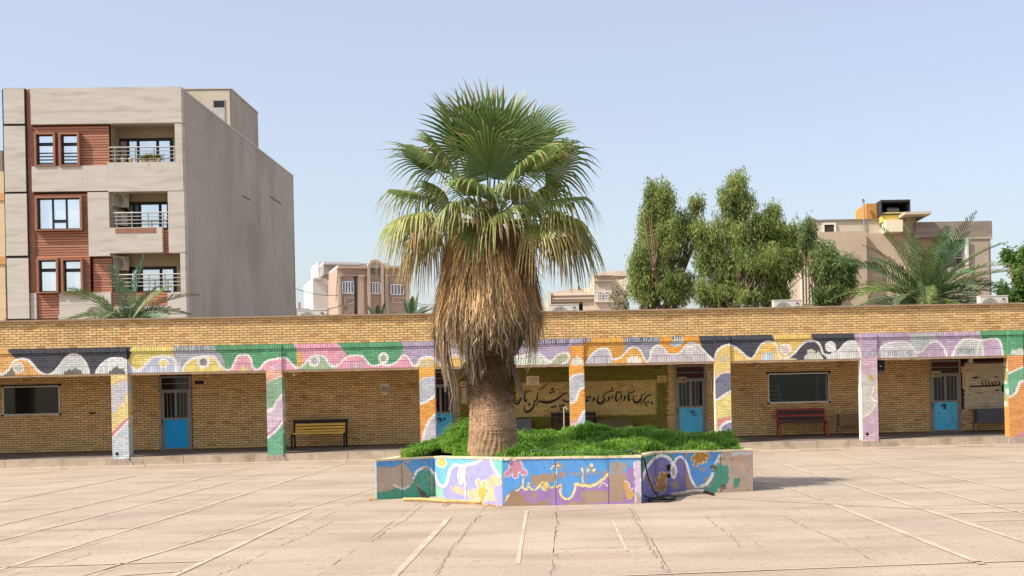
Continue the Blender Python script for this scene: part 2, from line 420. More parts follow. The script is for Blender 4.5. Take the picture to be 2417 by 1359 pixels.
# --- white wave lines and their loops
for w, wd in ((w0, 6), (w1, 6), (w2, 5.5), (w3, 6), (w4, 5.5), (w5, 5), (w6, 5), (w7, 5.5), (w8, 5), (w9, 4.5), (w10, 4.5), (w11, 4.6), (w12, 5), (w13, 5), (w14, 4.6), (w15, 5), ([(2303, 846), (2310, 815), (2318, 812), (2321, 846)], 3.4)):
    cv.line(w, wd, WH)
def ring(x, y, r, rin, col, ry=None):
    cv.ell(x, y, r, (ry or r), WH); cv.ell(x, y, rin, rin * (ry or r) / r, col)
ring(44, 868, 13, 8.5, (200, 206, 196)); ring(386, 857, 12, 7.5, YEL); ring(480, 854, 15.5, 9, (140, 136, 128)); ring(742, 852, 13.5, 8.5, (196, 196, 202))
ring(905, 845, 12.5, 7, (170, 186, 168), 14); ring(1854, 824, 13.5, 9.5, (226, 206, 200)); cv.ell(1960, 818, 13, 13, WH); cv.line([(1972, 824), (1960, 838), (1948, 836)], 5, WH)
cv.ell(1630, 824, 16, 10.5, WH, -.9); cv.ell(1630, 824, 14, 8.5, (222, 216, 214), -.9)
cv.fill([(152, 890), (151, 875), (157, 877), (164, 869), (170, 874), (178, 866), (184, 873), (192, 872), (195, 890)], (112, 108, 96))
cv.fill([(255, 890), (258, 873), (263, 875), (270, 866), (274, 869), (276, 860), (280, 868), (288, 870), (294, 868), (297, 890)], (112, 108, 104))
cv.fill([(296, 815), (303, 828), (310, 831), (306, 844), (300, 851), (298, 836)], (30, 32, 38))
cv.fill([(1480, 862), (1479, 842), (1486, 846), (1491, 836), (1497, 842), (1505, 836), (1506, 846), (1514, 843), (1516, 862)], (238, 232, 216))
cv.fill([(1347, 862), (1350, 848), (1357, 844), (1362, 837), (1366, 844), (1374, 846), (1378, 862)], (234, 232, 214))
for x, y in ((638, 862), (648, 858), (654, 866), (640, 868)): cv.rect(x, y, x + 12, y + 3.4, (206, 206, 230))
for x, y in ((2044, 832), (2052, 826), (2060, 834)): cv.ell(x, y, 4, 4, (196, 206, 204))
cv.fill([(2383, 836), (2388, 824), (2398, 826), (2406, 820), (2418, 828), (2420, 838)], (220, 226, 214))
# --- columns
def column_paint(x0, x1, y0, top, bands):
    cv.rect(x0, y0, x1, 1130, top)
    for kind, pts, col, wd in bands:
        if kind == 'f':                   # everything under this line
            w = smooth_line(pts, 6); cv.fill([(x0 - 1, w[0][1])] + [tuple(p) for p in w] + [(x1 + 1, w[-1][1]), (x1 + 1, 1130), (x0 - 1, 1130)], col)
        elif kind == 'l': cv.line(pts, wd, col)
        else: cv.fill(pts, col)
column_paint(262, 316, 884, (240, 214, 146), [('f', [(266, 912), (280, 903), (300, 897)], (208, 208, 212), 0), ('l', [(266, 910), (280, 901), (300, 895)], (218, 150, 140), 2), ('f', [(266, 976), (280, 962), (292, 944), (303, 918)], (238, 216, 148), 0), ('f', [(266, 1018), (284, 1002), (303, 984)], (222, 140, 140), 0), ('f', [(266, 1034), (284, 1014), (304, 993)], (208, 218, 222), 0), ('l', [(266, 1034), (284, 1014), (304, 993)], WH, 4)])
column_paint(626, 682, 872, (240, 186, 158), [('f', [(630, 903), (648, 894), (670, 886)], (152, 192, 158), 0), ('l', [(630, 903), (648, 894), (670, 886)], (246, 210, 200), 4), ('f', [(630, 968), (646, 962), (655, 945), (670, 928)], (228, 208, 222), 0), ('l', [(630, 968), (646, 962), (655, 945), (670, 928)], WH, 6), ('f', [(630, 1022), (650, 1006), (672, 982)], (206, 150, 168), 0), ('f', [(630, 1034), (650, 1018), (672, 990)], (116, 182, 146), 0), ('l', [(630, 1034), (650, 1018), (672, 990)], WH, 6)])
column_paint(988, 1036, 866, (242, 186, 84), [('f', [(990, 902), (998, 893), (1010, 890), (1032, 889)], (192, 198, 208), 0), ('l', [(990, 902), (998, 893), (1010, 890), (1032, 889)], (240, 214, 206), 3), ('f', [(990, 953), (1010, 946), (1032, 928)], (238, 168, 74), 0), ('l', [(990, 953), (1010, 946), (1032, 928)], WH, 6), ('d', [(996, 1050), (1002, 1016), (1014, 992), (1034, 972), (1034, 1130), (996, 1130)], (204, 202, 208), 0), ('l', [(996, 1046), (1004, 1014), (1014, 992), (1034, 972)], WH, 6)])
column_paint(1341, 1388, 862, (240, 172, 70), [('f', [(1343, 898), (1352, 887), (1364, 883), (1386, 882)], (200, 204, 212), 0), ('l', [(1343, 898), (1352, 887), (1364, 883), (1386, 882)], WH, 4), ('f', [(1343, 952), (1358, 945), (1364, 930), (1369, 919), (1386, 911)], (240, 170, 66), 0), ('l', [(1343, 952), (1358, 945), (1364, 930), (1369, 919), (1386, 911)], WH, 6), ('f', [(1343, 1000), (1362, 985), (1386, 955)], (236, 186, 160), 0), ('f', [(1343, 1020), (1362, 1000), (1374, 978), (1388, 960)], (192, 206, 226), 0), ('l', [(1343, 1020), (1362, 1000), (1374, 978), (1388, 960)], WH, 6)])
column_paint(1685, 1732, 854, (242, 214, 132), [('f', [(1686, 896), (1698, 884), (1712, 879), (1732, 879)], SLT, 0), ('l', [(1686, 896), (1698, 884), (1712, 879), (1732, 879)], (246, 222, 210), 4), ('f', [(1686, 948), (1705, 935), (1732, 918)], (238, 220, 140), 0), ('l', [(1686, 948), (1705, 935), (1732, 918)], WH, 5), ('d', [(1693, 1010), (1694, 990), (1724, 982), (1724, 994), (1706, 1000)], (222, 140, 140), 0), ('f', [(1686, 1040), (1700, 1010), (1712, 998), (1732, 992)], (146, 144, 176), 0), ('l', [(1686, 1040), (1700, 1010), (1712, 998), (1732, 992)], WH, 6)])
column_paint(2028, 2078, 844, (224, 192, 206), [('f', [(2030, 892), (2050, 884), (2076, 878)], (212, 208, 198), 0), ('d', [(2046, 886), (2056, 884), (2064, 898), (2052, 898)], (216, 176, 110), 0), ('l', [(2062, 916), (2056, 936), (2066, 946)], WH, 4), ('f', [(2030, 986), (2052, 975), (2076, 940)], (212, 180, 198), 0), ('l', [(2034, 986), (2052, 975), (2066, 956)], (240, 226, 200), 5)])
column_paint(2372, 2450, 838, (232, 162, 92), [('f', [(2374, 886), (2395, 874), (2450, 852)], (118, 184, 144), 0), ('l', [(2374, 886), (2395, 874), (2450, 852)], WH, 4), ('f', [(2374, 938), (2394, 931), (2402, 914), (2412, 899), (2450, 894)], (232, 162, 88), 0), ('l', [(2374, 938), (2394, 931), (2402, 914), (2412, 899), (2450, 894)], WH, 6), ('f', [(2374, 1038), (2400, 1026), (2450, 990)], (206, 150, 150), 0)])
# ------------------------------------------------------------------ the mural on the planter
pm = Canvas(870, 1040, 1800, 1215, 2.0, (70, 152, 222))
BEI, BRN, TEA, PUR = (184, 166, 148), (152, 122, 96), (52, 152, 128), (152, 118, 180)
pm.rect(870, 1040, 1027, 1215, (74, 150, 214))
pm.fill([(880, 1150), (930, 1152), (965, 1148), (980, 1130), (988, 1114), (1004, 1106), (1018, 1115), (1030, 1134), (1030, 1215), (880, 1215)], TEA)
pm.fill([(885, 1101), (925, 1102), (938, 1100), (950, 1091), (964, 1104), (974, 1118), (977, 1138), (966, 1147), (950, 1154), (935, 1150), (920, 1158), (900, 1160), (885, 1158)], BEI, jag=1.0)
pm.fill([(952, 1088), (970, 1086), (968, 1092), (956, 1092)], BEI, jag=.6)
pm.line([(976, 1128), (984, 1112), (996, 1105), (1008, 1103), (1018, 1110), (1026, 1121)], 5.5, WH)
pm.fill([(996, 1103), (1010, 1103), (1022, 1116), (1014, 1112), (1000, 1108)], (168, 148, 128), jag=.8)
pm.line([(930, 1144), (940, 1150), (952, 1154), (966, 1147)], 4, (226, 216, 206)); pm.fill([(984, 1140), (992, 1142), (992, 1156), (984, 1154)], (120, 140, 100), jag=1)
pm.fill([(1010, 1120), (1020, 1126), (1020, 1156), (1012, 1150)], (120, 150, 110), jag=1)
pm.rect(1027, 1040, 1187, 1215, (104, 190, 240))
s1 = [(1026, 1116), (1032, 1138), (1040, 1146), (1048, 1147), (1054, 1140), (1060, 1115), (1066, 1103), (1076, 1097), (1086, 1100), (1098, 1098), (1115, 1094), (1130, 1088), (1142, 1078)]
w = smooth_line(s1, 6); pm.fill([tuple(p) for p in w] + [(1187, 1078), (1187, 1215), (1026, 1215)], (160, 160, 222))
pm.fill([(1162, 1074), (1187, 1074), (1187, 1128), (1174, 1116), (1166, 1100)], (110, 205, 184))
pm.fill([(1027, 1146), (1042, 1152), (1050, 1176), (1050, 1215), (1027, 1215)], (140, 205, 180), jag=.8)
pm.line(s1, 6.5, WH); pm.line([(1157, 1074), (1161, 1096), (1170, 1112), (1180, 1126)], 6, WH)
pm.fill([(1064, 1149), (1078, 1147), (1094, 1153), (1098, 1166), (1084, 1168), (1070, 1160)], (232, 190, 150), jag=1.2)
pm.fill([(1102, 1158), (1120, 1152), (1146, 1150), (1150, 1132), (1164, 1120), (1184, 1126), (1184, 1142), (1166, 1150), (1168, 1182), (1108, 1182)], (232, 190, 150), jag=1.4)
def hand(c, pts, col, out, wd, ow):
    for x, y in pts: pm.line([c, (x, y)], wd + ow, out, False)
    pm.ell(c[0], c[1], wd * 1.25 + ow / 2, wd * 1.2 + ow / 2, out)
    for x, y in pts: pm.line([c, (x, y)], wd, col, False)
    pm.ell(c[0], c[1], wd * 1.25, wd * 1.2, col)
hand((1138, 1168), [(1128, 1136), (1143, 1138), (1148, 1156), (1129, 1162), (1138, 1184)], (246, 178, 74), WH, 8, 3.4)
pm.line([(1128, 1136), (1130, 1150)], 4, (196, 172, 170), False)
hand((1042, 1082), [(1034, 1094), (1039, 1098), (1045, 1099), (1050, 1094)], (248, 196, 90), WH, 7, 3.4)
pm.ell(1088, 1122, 8.5, 22, WH); pm.ell(1087, 1122, 4, 12, (226, 196, 220)); pm.line([(1097, 1102), (1099, 1182)], 3, (240, 226, 214), False); pm.line([(1099.6, 1110), (1101, 1182)], .9, (90, 70, 60), False)
pm.rect(1187, 1040, 1516, 1215, (70, 154, 224))
pm.fill([(1190, 1196), (1198, 1168), (1212, 1158), (1240, 1155), (1300, 1153), (1322, 1147), (1325, 1165), (1340, 1178), (1356, 1166), (1360, 1146), (1404, 1148), (1440, 1122), (1470, 1120), (1500, 1092), (1520, 1090), (1520, 1215), (1187, 1215)], PUR)
pm.fill([(1186, 1215), (1190, 1180), (1204, 1160), (1230, 1156), (1222, 1170), (1246, 1166), (1236, 1182), (1260, 1186), (1290, 1180), (1300, 1192), (1300, 1215)], BRN, jag=2.2)
for q in ([(1254, 1122), (1310, 1116), (1312, 1134), (1296, 1142), (1262, 1152), (1256, 1140)], [(1370, 1158), (1436, 1158), (1436, 1184), (1400, 1188), (1372, 1176)], [(1440, 1118), (1470, 1112), (1480, 1122), (1476, 1150), (1470, 1184), (1440, 1186)], [(1310, 1092), (1326, 1092), (1328, 1104), (1314, 1106)], [(1320, 1112), (1334, 1110), (1334, 1126), (1318, 1130)], [(1344, 1118), (1440, 1112), (1440, 1117), (1346, 1121)], [(1335, 1186), (1390, 1182), (1390, 1196), (1335, 1196)], [(1250, 1162), (1262, 1162), (1270, 1180), (1254, 1178)]):
    pm.fill(q, (164, 138, 114), jag=1.8)
pm.fill([(1438, 1092), (1480, 1090), (1482, 1108), (1450, 1114), (1438, 1112)], (150, 150, 140), jag=1.6)
hand((1217, 1100), [(1197, 1119), (1211, 1098), (1217, 1122), (1238, 1116), (1222, 1090)], (194, 134, 158), (232, 214, 224), 12, 4)
CY = (240, 222, 162)
for st, wd in (([(1219, 1158), (1228, 1152), (1234, 1142), (1236, 1128)], 3.6), ([(1234, 1150), (1240, 1156), (1247, 1149), (1248, 1140)], 4.5), ([(1249, 1146), (1253, 1153), (1259, 1156)], 3.6), ([(1265, 1155), (1274, 1146), (1281, 1138)], 4.6), ([(1277, 1146), (1282, 1155), (1290, 1156)], 3.6), ([(1295, 1150), (1305, 1150), (1311, 1142), (1312, 1120), (1314, 1106)], 2.6), ([(1313, 1150), (1325, 1145), (1322, 1160), (1327, 1172), (1337, 1178), (1349, 1173), (1356, 1157), (1359, 1142)], 5.0), ([(1358, 1143), (1376, 1145), (1398, 1146), (1412, 1139), (1424, 1130), (1434, 1120)], 7.5), ([(1300, 1106), (1306, 1100), (1318, 1098)], 3), ([(1372, 1104), (1376, 1116), (1375, 1140)], 3.5)):
    pm.line(st, wd + 1.6, (120, 110, 96)); pm.line(st, wd, CY)
pm.ell(1289, 1147, 6.5, 10, (236, 206, 96))
for x, y in ((1396, 1098), (1388, 1109), (1402, 1109)): pm.fill([(x - 6.4, y), (x, y - 6.8), (x + 6.4, y), (x, y + 6.8)], (110, 100, 90)); pm.fill([(x - 5.4, y), (x, y - 5.8), (x + 5.4, y), (x, y + 5.8)], CY)
pm.line([(1414, 1150), (1422, 1140), (1434, 1146)], 2, WH)
pm.ell(1479, 1147, 7, 11, (206, 156, 70)); pm.ell(1486, 1166, 9, 13, (206, 156, 70)); pm.line([(1474, 1135), (1484, 1140), (1487, 1152)], 1.8, WH); pm.line([(1488, 1158), (1496, 1152)], 1.8, WH)
pm.rect(1498, 1088, 1515, 1215, (206, 188, 214)); pm.fill([(1498, 1160), (1512, 1166), (1516, 1196), (1496, 1196)], (176, 160, 150), jag=1.6); pm.line([(1497, 1090), (1500, 1186)], 1.6, (240, 236, 230), False)
pm.fill([(1191, 1186), (1205, 1166), (1198, 1168)], CY)
pm.rect(1516, 1040, 1800, 1215, (50, 142, 122))
s2 = [(1514, 1134), (1522, 1114), (1530, 1099), (1541, 1085), (1555, 1076), (1568, 1076), (1580, 1082), (1587, 1094), (1590, 1106)]
w = smooth_line(s2, 6); pm.fill([tuple(p) for p in w] + [(1640, 1110), (1640, 1215), (1514, 1215)], (116, 114, 178))
pm.fill([(1578, 1066), (1700, 1060), (1700, 1090), (1682, 1122), (1666, 1144), (1644, 1150), (1634, 1138), (1622, 1098), (1608, 1080), (1592, 1086)], (62, 146, 216))
pm.fill([(1590, 1090), (1600, 1080), (1612, 1084), (1622, 1098), (1632, 1136), (1626, 1215), (1590, 1215)], (112, 106, 168))
pm.fill([(1616, 1090), (1624, 1100), (1632, 1140), (1640, 1152), (1630, 1165), (1618, 1150), (1618, 1112)], (150, 126, 100), jag=1.5)
for q in ([(1584, 1140), (1600, 1136), (1606, 1152), (1590, 1160)], [(1530, 1120), (1540, 1118), (1540, 1150), (1532, 1150)], [(1650, 1104), (1664, 1102), (1666, 1112), (1652, 1112)], [(1554, 1094), (1564, 1092), (1566, 1102), (1556, 1102)], [(1662, 1130), (1676, 1126), (1676, 1150), (1660, 1148)], [(1614, 1070), (1626, 1068), (1626, 1078), (1616, 1080)]):
    pm.fill(q, (160, 140, 122), jag=1.6)
pm.line(s2, 7, WH); pm.line([(1590, 1094), (1597, 1082), (1606, 1078), (1615, 1084), (1622, 1098), (1628, 1120), (1634, 1136), (1643, 1149)], 5, WH)
pm.line([(1655, 1148), (1668, 1142), (1680, 1124), (1688, 1100), (1700, 1074)], 7.5, (232, 232, 230)); pm.ell(1590, 1112, 8, 18, WH); pm.ell(1590, 1112, 4, 12, (206, 164, 176))
pm.line([(1640, 1146), (1648, 1150), (1656, 1148)], 4, (206, 200, 196))
hand((1652, 1072), [(1642, 1096), (1654, 1090), (1664, 1086), (1670, 1076), (1636, 1082)], (178, 126, 44), (236, 214, 168), 9, 3.2)
hand((1562, 1146), [(1562, 1118), (1572, 1120), (1551, 1132), (1548, 1152), (1564, 1160)], (178, 126, 44), (236, 214, 168), 9, 3.2)
pm.fill([(1690, 1150), (1696, 1092), (1705, 1066), (1800, 1050), (1800, 1215), (1690, 1215)], (192, 170, 150), jag=1.0)
pm.fill([(1692, 1092), (1704, 1096), (1720, 1100), (1720, 1138), (1700, 1150), (1690, 1160), (1680, 1140)], TEA, jag=1.4)
pm.fill([(1731, 1128), (1748, 1130), (1744, 1150), (1732, 1152)], TEA, jag=1.0)
pm.fill([(1728, 1066), (1774, 1060), (1774, 1072), (1730, 1074)], (204, 208, 222), jag=1); pm.fill([(1730, 1082), (1750, 1078), (1748, 1104), (1736, 1100)], (206, 164, 134), jag=1.2)
for q in ([(1676, 1100), (1690, 1096), (1694, 1108), (1682, 1112)], [(1700, 1142), (1716, 1140), (1712, 1156), (1700, 1154)], [(1540, 1084), (1546, 1080), (1548, 1090)]): pm.fill(q, (96, 88, 76), jag=1.8)
# ------------------------------------------------------------------ ground
EXTENT = 2500
g_mat = M('concrete_ground', L(205, 186, 165, .655), .92, .09, .45, .14, 30, .35, 45, stain=.5, stain_col=L(186, 162, 138, .60), ss=.8, sthr=.46, sstretch=(.5, 1.4, 1), speck=.3, sps=9, objvar=.035)
joint_mat = M('joint_dirt', L(164, 138, 114, .62), .95, .25, 2)
ground = tag(link('ground', make_mesh('ground', [(-EXTENT, -60, -.012), (EXTENT, -60, -.012), (EXTENT, EXTENT, -.012), (-EXTENT, EXTENT, -.012)], [(0, 1, 2, 3)], joint_mat)), 'sunlit beige concrete schoolyard with faded court lines', 'ground', kind='structure')
FS = Frame(0.0, 38.05, math.atan(0.06))              # the school's front plane
AX = math.atan((1340 - PPX) / FP)                    # the yard's joints run this way from +Y
jd, je = Vector((math.sin(AX), math.cos(AX), 0)), Vector((math.cos(AX), -math.sin(AX), 0))
o0 = gnd(1303, 1340)
def slab_outline(i, j, rr):
    a0, a1 = i * 1.14, (i + 1) * 1.14
    off = 0.0 if (i % 2 == 0) else .8
    b0, b1 = j * 1.62 + off, (j + 1) * 1.62 + off
    g = rr.choice((-.001, .0, .001, .003, .006))
    pts = []
    def edge(p, q, n):
        for k in range(n):
            t = k / n
            pts.append((p[0] + (q[0] - p[0]) * t + rr.uniform(-.008, .008), p[1] + (q[1] - p[1]) * t + rr.uniform(-.008, .008)))
    A, B, C_, D = (a0 + g, b0 + g), (a1 - g, b0 + g), (a1 - g, b1 - g), (a0 + g, b1 - g)
    edge(A, B, 4); edge(B, C_, 6); edge(C_, D, 4); edge(D, A, 6)
    return [o0 + je * p[0] + jd * p[1] for p in pts]
rr = random.Random(3)
tiles = []
for j in range(-4, 17):
    for i in range(-34, 40):
        c = o0 + je * (i + .5) * 1.14 + jd * ((j + .5) * 1.62)
        if c.y < 9.4 or c.y > 37.4 + .06 * c.x: continue
        px, py = proj(c.x, c.y, 0)
        if px < -260 or px > 2680 or py > 1480: continue
        tiles.append((c.y, i, j))
tiles.sort()
far = MB()
for n, (_, i, j) in enumerate(tiles):
    pl = slab_outline(i, j, rr)
    h = rr.uniform(-.0022, .001)
    tgt = MB() if n < 295 else far
    k = len(pl)
    tgt.add([(p.x, p.y, -.03) for p in pl] + [(p.x, p.y, h) for p in pl], [tuple(range(k, 2 * k))] + [(a, (a + 1) % k, (a + 1) % k + k, a + k) for a in range(k)])
    if n < 295: tgt.build('slab', g_mat, ground)
tag(far.build('slabs', g_mat, ground), kind='stuff')
# the yard left, right and behind the laid slabs
yard = MB()
def strip(x0, x1, y0, y1, z=-.004):
    k = len(yard.v); yard.add([(x0, y0, z), (x1, y0, z), (x1, y1, z), (x0, y1, z)], [(0, 1, 2, 3)])
strip(-EXTENT, EXTENT, 55, EXTENT, -.006)
yard.build('open_ground', M('dry_earth', L(190, 170, 148, .66), .95, .12, .2), ground)
# court lines, 5 mm proud sheets of worn cream paint
line_mat = M('worn_line_paint', L(219, 201, 175, .70), .9, .1, 2.0, stain=.92, stain_col=L(208, 187, 162, .655), ss=2.6, sthr=.45)
def court_line(a, b, w=.075):
    a, b = gnd(*a, .006), gnd(*b, .006); d = (b - a).normalized(); s = Vector((-d.y, d.x, 0)) * w / 2
    n = max(2, int((b - a).length / .6)); vs = []
    for k in range(n + 1):
        p = a + (b - a) * k / n; u = s * R.uniform(.75, 1.1); vs += [p - u, p + u]
    link('court_line', make_mesh('court_line', vs, [(2 * k, 2 * k + 1, 2 * k + 3, 2 * k + 2)[::-1] for k in range(n)], line_mat), ground)
for a, b, w in (((395, 1365), (735, 1207), .085), ((-60, 1362), (815, 1092), .08), ((-60, 1252), (575, 1106), .08), ((925, 1365), (1062, 1219), .085), ((-60, 1290), (620, 1118), .06), ((-60, 1196), (320, 1122), .07), ((180, 1362), (890, 1150), .05),
                ((1222, 1330), (1243, 1205), .05), ((1480, 1300), (1446, 1226), .04), ((1816, 1084), (2500, 1304), .085), ((1952, 1184), (2320, 1331), .09), ((1958, 1067), (2500, 1178), .085), ((1948, 1090), (2500, 1232), .07), ((2170, 1060), (2500, 1104), .07), ((1782, 1118), (1935, 1178), .05),
                ((1300, 1364), (2317, 1325), .06), ((2310, 1326), (2500, 1320), .06), ((-60, 1340), (480, 1324), .06), ((1600, 1170), (2200, 1202), .06), ((200, 1364), (430, 1347), .06), ((2170, 1194), (2500, 1184), .05), ((2240, 1212), (2500, 1203), .05), ((2300, 1230), (2500, 1225), .05), ((2080, 1165), (2500, 1150), .04), ((60, 1252), (330, 1245), .04), ((430, 1278), (700, 1268), .035)):
    court_line(a, b, w)

# worn cracks, dark dirt packed along them
crack_m = M('crack_dirt', L(164, 136, 112, .62), .95, .3, 6)
for pts in ([(1031, 1358), (1052, 1318), (1066, 1290), (1098, 1262), (1106, 1242), (1138, 1214)], [(820, 1344), (930, 1341), (1034, 1338)], [(908, 1265), (1000, 1262), (1096, 1257)], [(876, 1280), (915, 1250), (958, 1225), (1000, 1190)], [(1300, 1358), (1306, 1330), (1318, 1304), (1312, 1270), (1316, 1230), (1310, 1206)], [(1216, 1316), (1280, 1314), (1314, 1308)], [(1330, 1298), (1430, 1294), (1528, 1290)], [(1575, 1352), (1556, 1322), (1536, 1296), (1524, 1268), (1498, 1222), (1486, 1196)],
            [(1664, 1216), (1686, 1238), (1724, 1262), (1758, 1300)], [(1727, 1260), (1830, 1257), (1926, 1254)], [(1846, 1216), (1890, 1238), (1936, 1256), (2000, 1286), (2070, 1326)], [(1780, 1176), (1880, 1180), (2010, 1186)], [(1840, 1203), (1900, 1198), (1970, 1190)], [(0, 1266), (110, 1236), (165, 1222)], [(50, 1294), (160, 1270), (226, 1250)], [(20, 1358), (130, 1334), (220, 1304), (270, 1292)], [(360, 1226), (450, 1224), (520, 1220)], [(460, 1278), (560, 1242), (640, 1214), (700, 1190)], [(510, 1358), (560, 1340), (640, 1296), (720, 1264), (790, 1228)], [(760, 1160), (830, 1158), (890, 1154)], [(2020, 1265), (2200, 1264), (2390, 1258)], [(320, 1186), (450, 1187), (520, 1166)], [(140, 1231), (300, 1232)], [(680, 1236), (770, 1204), (880, 1176)]):
    P = [gnd(x, y, .004) for x, y in pts]; Q = []
    for a, b in zip(P[:-1], P[1:]):
        n_ = max(2, int((b - a).length / .09)); Q += [a + (b - a) * k / n_ + Vector((R.gauss(0, .014), R.gauss(0, .014), 0)) for k in range(n_)]
    vs, fs = [], []; on = True
    for a, b in zip(Q[:-1], Q[1:]):
        if R.random() < .08: on = not on if not on else R.random() < .3
        if not on:
            on = R.random() < .3; continue
        d = (b - a); s_ = Vector((-d.y, d.x, 0)).normalized(); w0_, w1_ = R.uniform(.001, .0065), R.uniform(.001, .0065); k = len(vs); vs += [a - s_ * w0_, a + s_ * w0_, b + s_ * w1_, b - s_ * w1_]; fs.append((k, k + 3, k + 2, k + 1))
    if fs: link('crack', make_mesh('crack', vs, fs, crack_m), ground)
# ------------------------------------------------------------------ the school building
school = thing('school_building', 'long single storey yellow brick school building with painted arcade', 'building', (FS.o[0], FS.o[1], 0), FS.th)
S0, S1 = -23.5, 19.5
ZR, ZB, ZU, ZL, ZK = 4.17, 3.36, 2.62, 2.565, .24       # roof, beam top, beam foot, lintel foot, kerb top
TB = 2.4                                                # back wall of the arcade
def zup(s): return (s + 17.6) / 29.5 * .055 - .02       # the band rises a little to the right
brick_mat = M('yellow_brick', None, .9, .1, 6, .1, 90, .15, 120, stain=.25, stain_col=L(120, 86, 56, .7), ss=.5, sthr=.56)
mortar_mat = M('brick_mortar', None, .95, .12, 8)
BR = lin((226, 189, 132)) * .87
BRICKS = []        # rows: x0,x1,z0,z1,t,paint code,nx,nz
def brick_rows(s0, s1, z0, z1, t, code, nx=1, nz=1, pitch=.221, course=.0668, gap=.0165, holes=(), proud=.0, shift=0.0):
    rows = int(round((z1 - z0) / course)); ch = (z1 - z0) / rows
    for r in range(rows):
        za, zb = z0 + r * ch + gap / 2, z0 + (r + 1) * ch - gap / 2
        x = s0 - (pitch / 2 if r % 2 else 0) - shift + R.uniform(-.012, .012)
        while x < s1:
            a, b = max(x, s0), min(x + pitch - gap * R.uniform(.7, 1.1), s1); x += pitch
            for h in holes:
                if h[2] < (za + zb) / 2 < h[3]:
                    if a < h[0] < b: b = h[0] - .002
                    elif a < h[1] < b: a = h[1] + .002
                    elif h[0] <= a and b <= h[1]: b = a
            if b - a < .03: continue
            BRICKS.append((a, b, za + R.uniform(-.002, .002), zb + R.uniform(-.002, .002), t + R.uniform(-.0035, .003), code, nx, nz))
def soldier(s0, s1, z0, z1, t, code, nx=2, nz=6, w=.069, gap=.011):
    x = s0
    while x < s1 - .02:
        BRICKS.append((x, min(x + w - gap, s1), z0 + .005, z1 - .005, t + R.uniform(-.003, .003), code, nx, nz)); x += w
cols = [(264, 303), (630, 667), (991, 1027), (1345, 1380), (1688.5, 1725), (2033, 2071), (2380, 2416)]
COLS = []
for a, b in cols:
    m = (a + b) / 2; COLS.append((FS.px(a, 940)[0], FS.px(b, 940)[0]))
COLS = [(COLS[0][0] - 4.42, COLS[0][1] - 4.42)] + COLS + [(COLS[-1][0] + 4.35, COLS[-1][1] + 4.35)]
TC = -.05
# parapet, header course, band and columns
brick_rows(S0, S1, ZB, ZR - .05, 0, 'brick')
edges = [S0] + [v for c in COLS for v in c] + [S1]
for k in range(0, len(edges), 2):                       # bays between columns
    a, b = edges[k], edges[k + 1]
    soldier(a, b, ZB - .135, ZB, -.035, 'mural', 2, 4)
    brick_rows(a, b, ZU + .215, ZB - .14, 0, 'mural', 15, 4, gap=.011)
    soldier(a, b, ZU, ZU + .21, 0, 'mural', 3, 12)
for a, b in COLS:
    brick_rows(a, b, .06, ZB - .14, TC, 'mural', 15, 4, gap=.011, shift=.05)
    soldier(a, b, ZB - .135, ZB, TC - .03, 'mural', 2, 4)
# ---- back wall: doors, windows, painted panels
DOORS = []
for l, r_, t_, b_ in ((378, 452, 888, 1063), (1004, 1076, 876, 1036), (1594, 1667, 862, 1026), (2196, 2268, 850, 1014)):
    a, b, z0, z1 = FS.rect(l, t_, r_, b_, TB - .04); DOORS.append((a, b, .335, min(z1, 2.6)))
WINS = [FS.rect(6, 911, 141, 979, TB - .03), FS.rect(1813, 880, 1958, 950, TB - .03)]
def back_paint(X, Y, n):
    c = np.tile(BR, (len(X), 1)) * 1.0
    OL, CR_, WHT, MAR = lin((150, 140, 62)) * .62, lin((226, 196, 126)) * .72, lin((232, 216, 184)) * .74, lin((70, 40, 34)) * .8
    m = (X > 1076) & (X < 1576) & (Y > 855); c[m] = OL
    m = (X > 1070) & (X < 1083); c[m] = CR_
    yt = 903 - (X - 1213) * .0215; m = (X > 1150) & (X < 1549) & (Y > yt) & (Y < yt + 82); c[m] = CR_
    m = (X > 1577) & (X < 1593); c[m] = lin((224, 190, 132)) * .75
    m = (X > 2268) & (X < 2460) & (Y < 858); c[m] = MAR
    m = (X > 2277) & (X < 2460) & (Y >= 857) & (Y < 962); c[m] = WHT
    m = (X > 2268) & (X < 2277) & (Y < 966); c[m] = MAR
    return c
def near(a, b): return a - .02, b + .02
holes = [(d[0], d[1], 0, 2.62) for d in DOORS] + [(w[0] + .02, w[1] - .02, w[2] + .02, w[3] - .02) for w in WINS]
SX0, SX1 = FS.px(1070, 930, TB)[0], FS.px(1600, 930, TB)[0]; SX2 = FS.px(2262, 930, TB)[0]
brick_rows(S0, SX0, .36, 2.76, TB, 'back', 1, 1, holes=holes)
brick_rows(SX0, SX1, .36, 2.76, TB, 'back', 4, 2, holes=holes)
brick_rows(SX1, SX2, .36, 2.76, TB, 'back', 1, 1, holes=holes)
brick_rows(SX2, S1, .36, 2.76, TB, 'back', 4, 2, holes=holes)
def paint_at(code, s, z, t):
    P = FS.o[0] + s * FS.e[0] + t * FS.b[0], FS.o[1] + s * FS.e[1] + t * FS.b[1]
    X, Z = P[0] / P[1], (z - CAMZ) / P[1]
    px, py = PPX + FP * (X * CR - Z * SR), PPY - FP * (X * SR + Z * CR)
    if code == 'mural': return np.clip(lin(cv.get(px, py)) * .82 + .042, 0, .9) * NR.normal(1, .02, (len(px), 1))
    if code == 'back': return back_paint(px, py, len(px))
    return np.tile(BR, (len(px), 1))
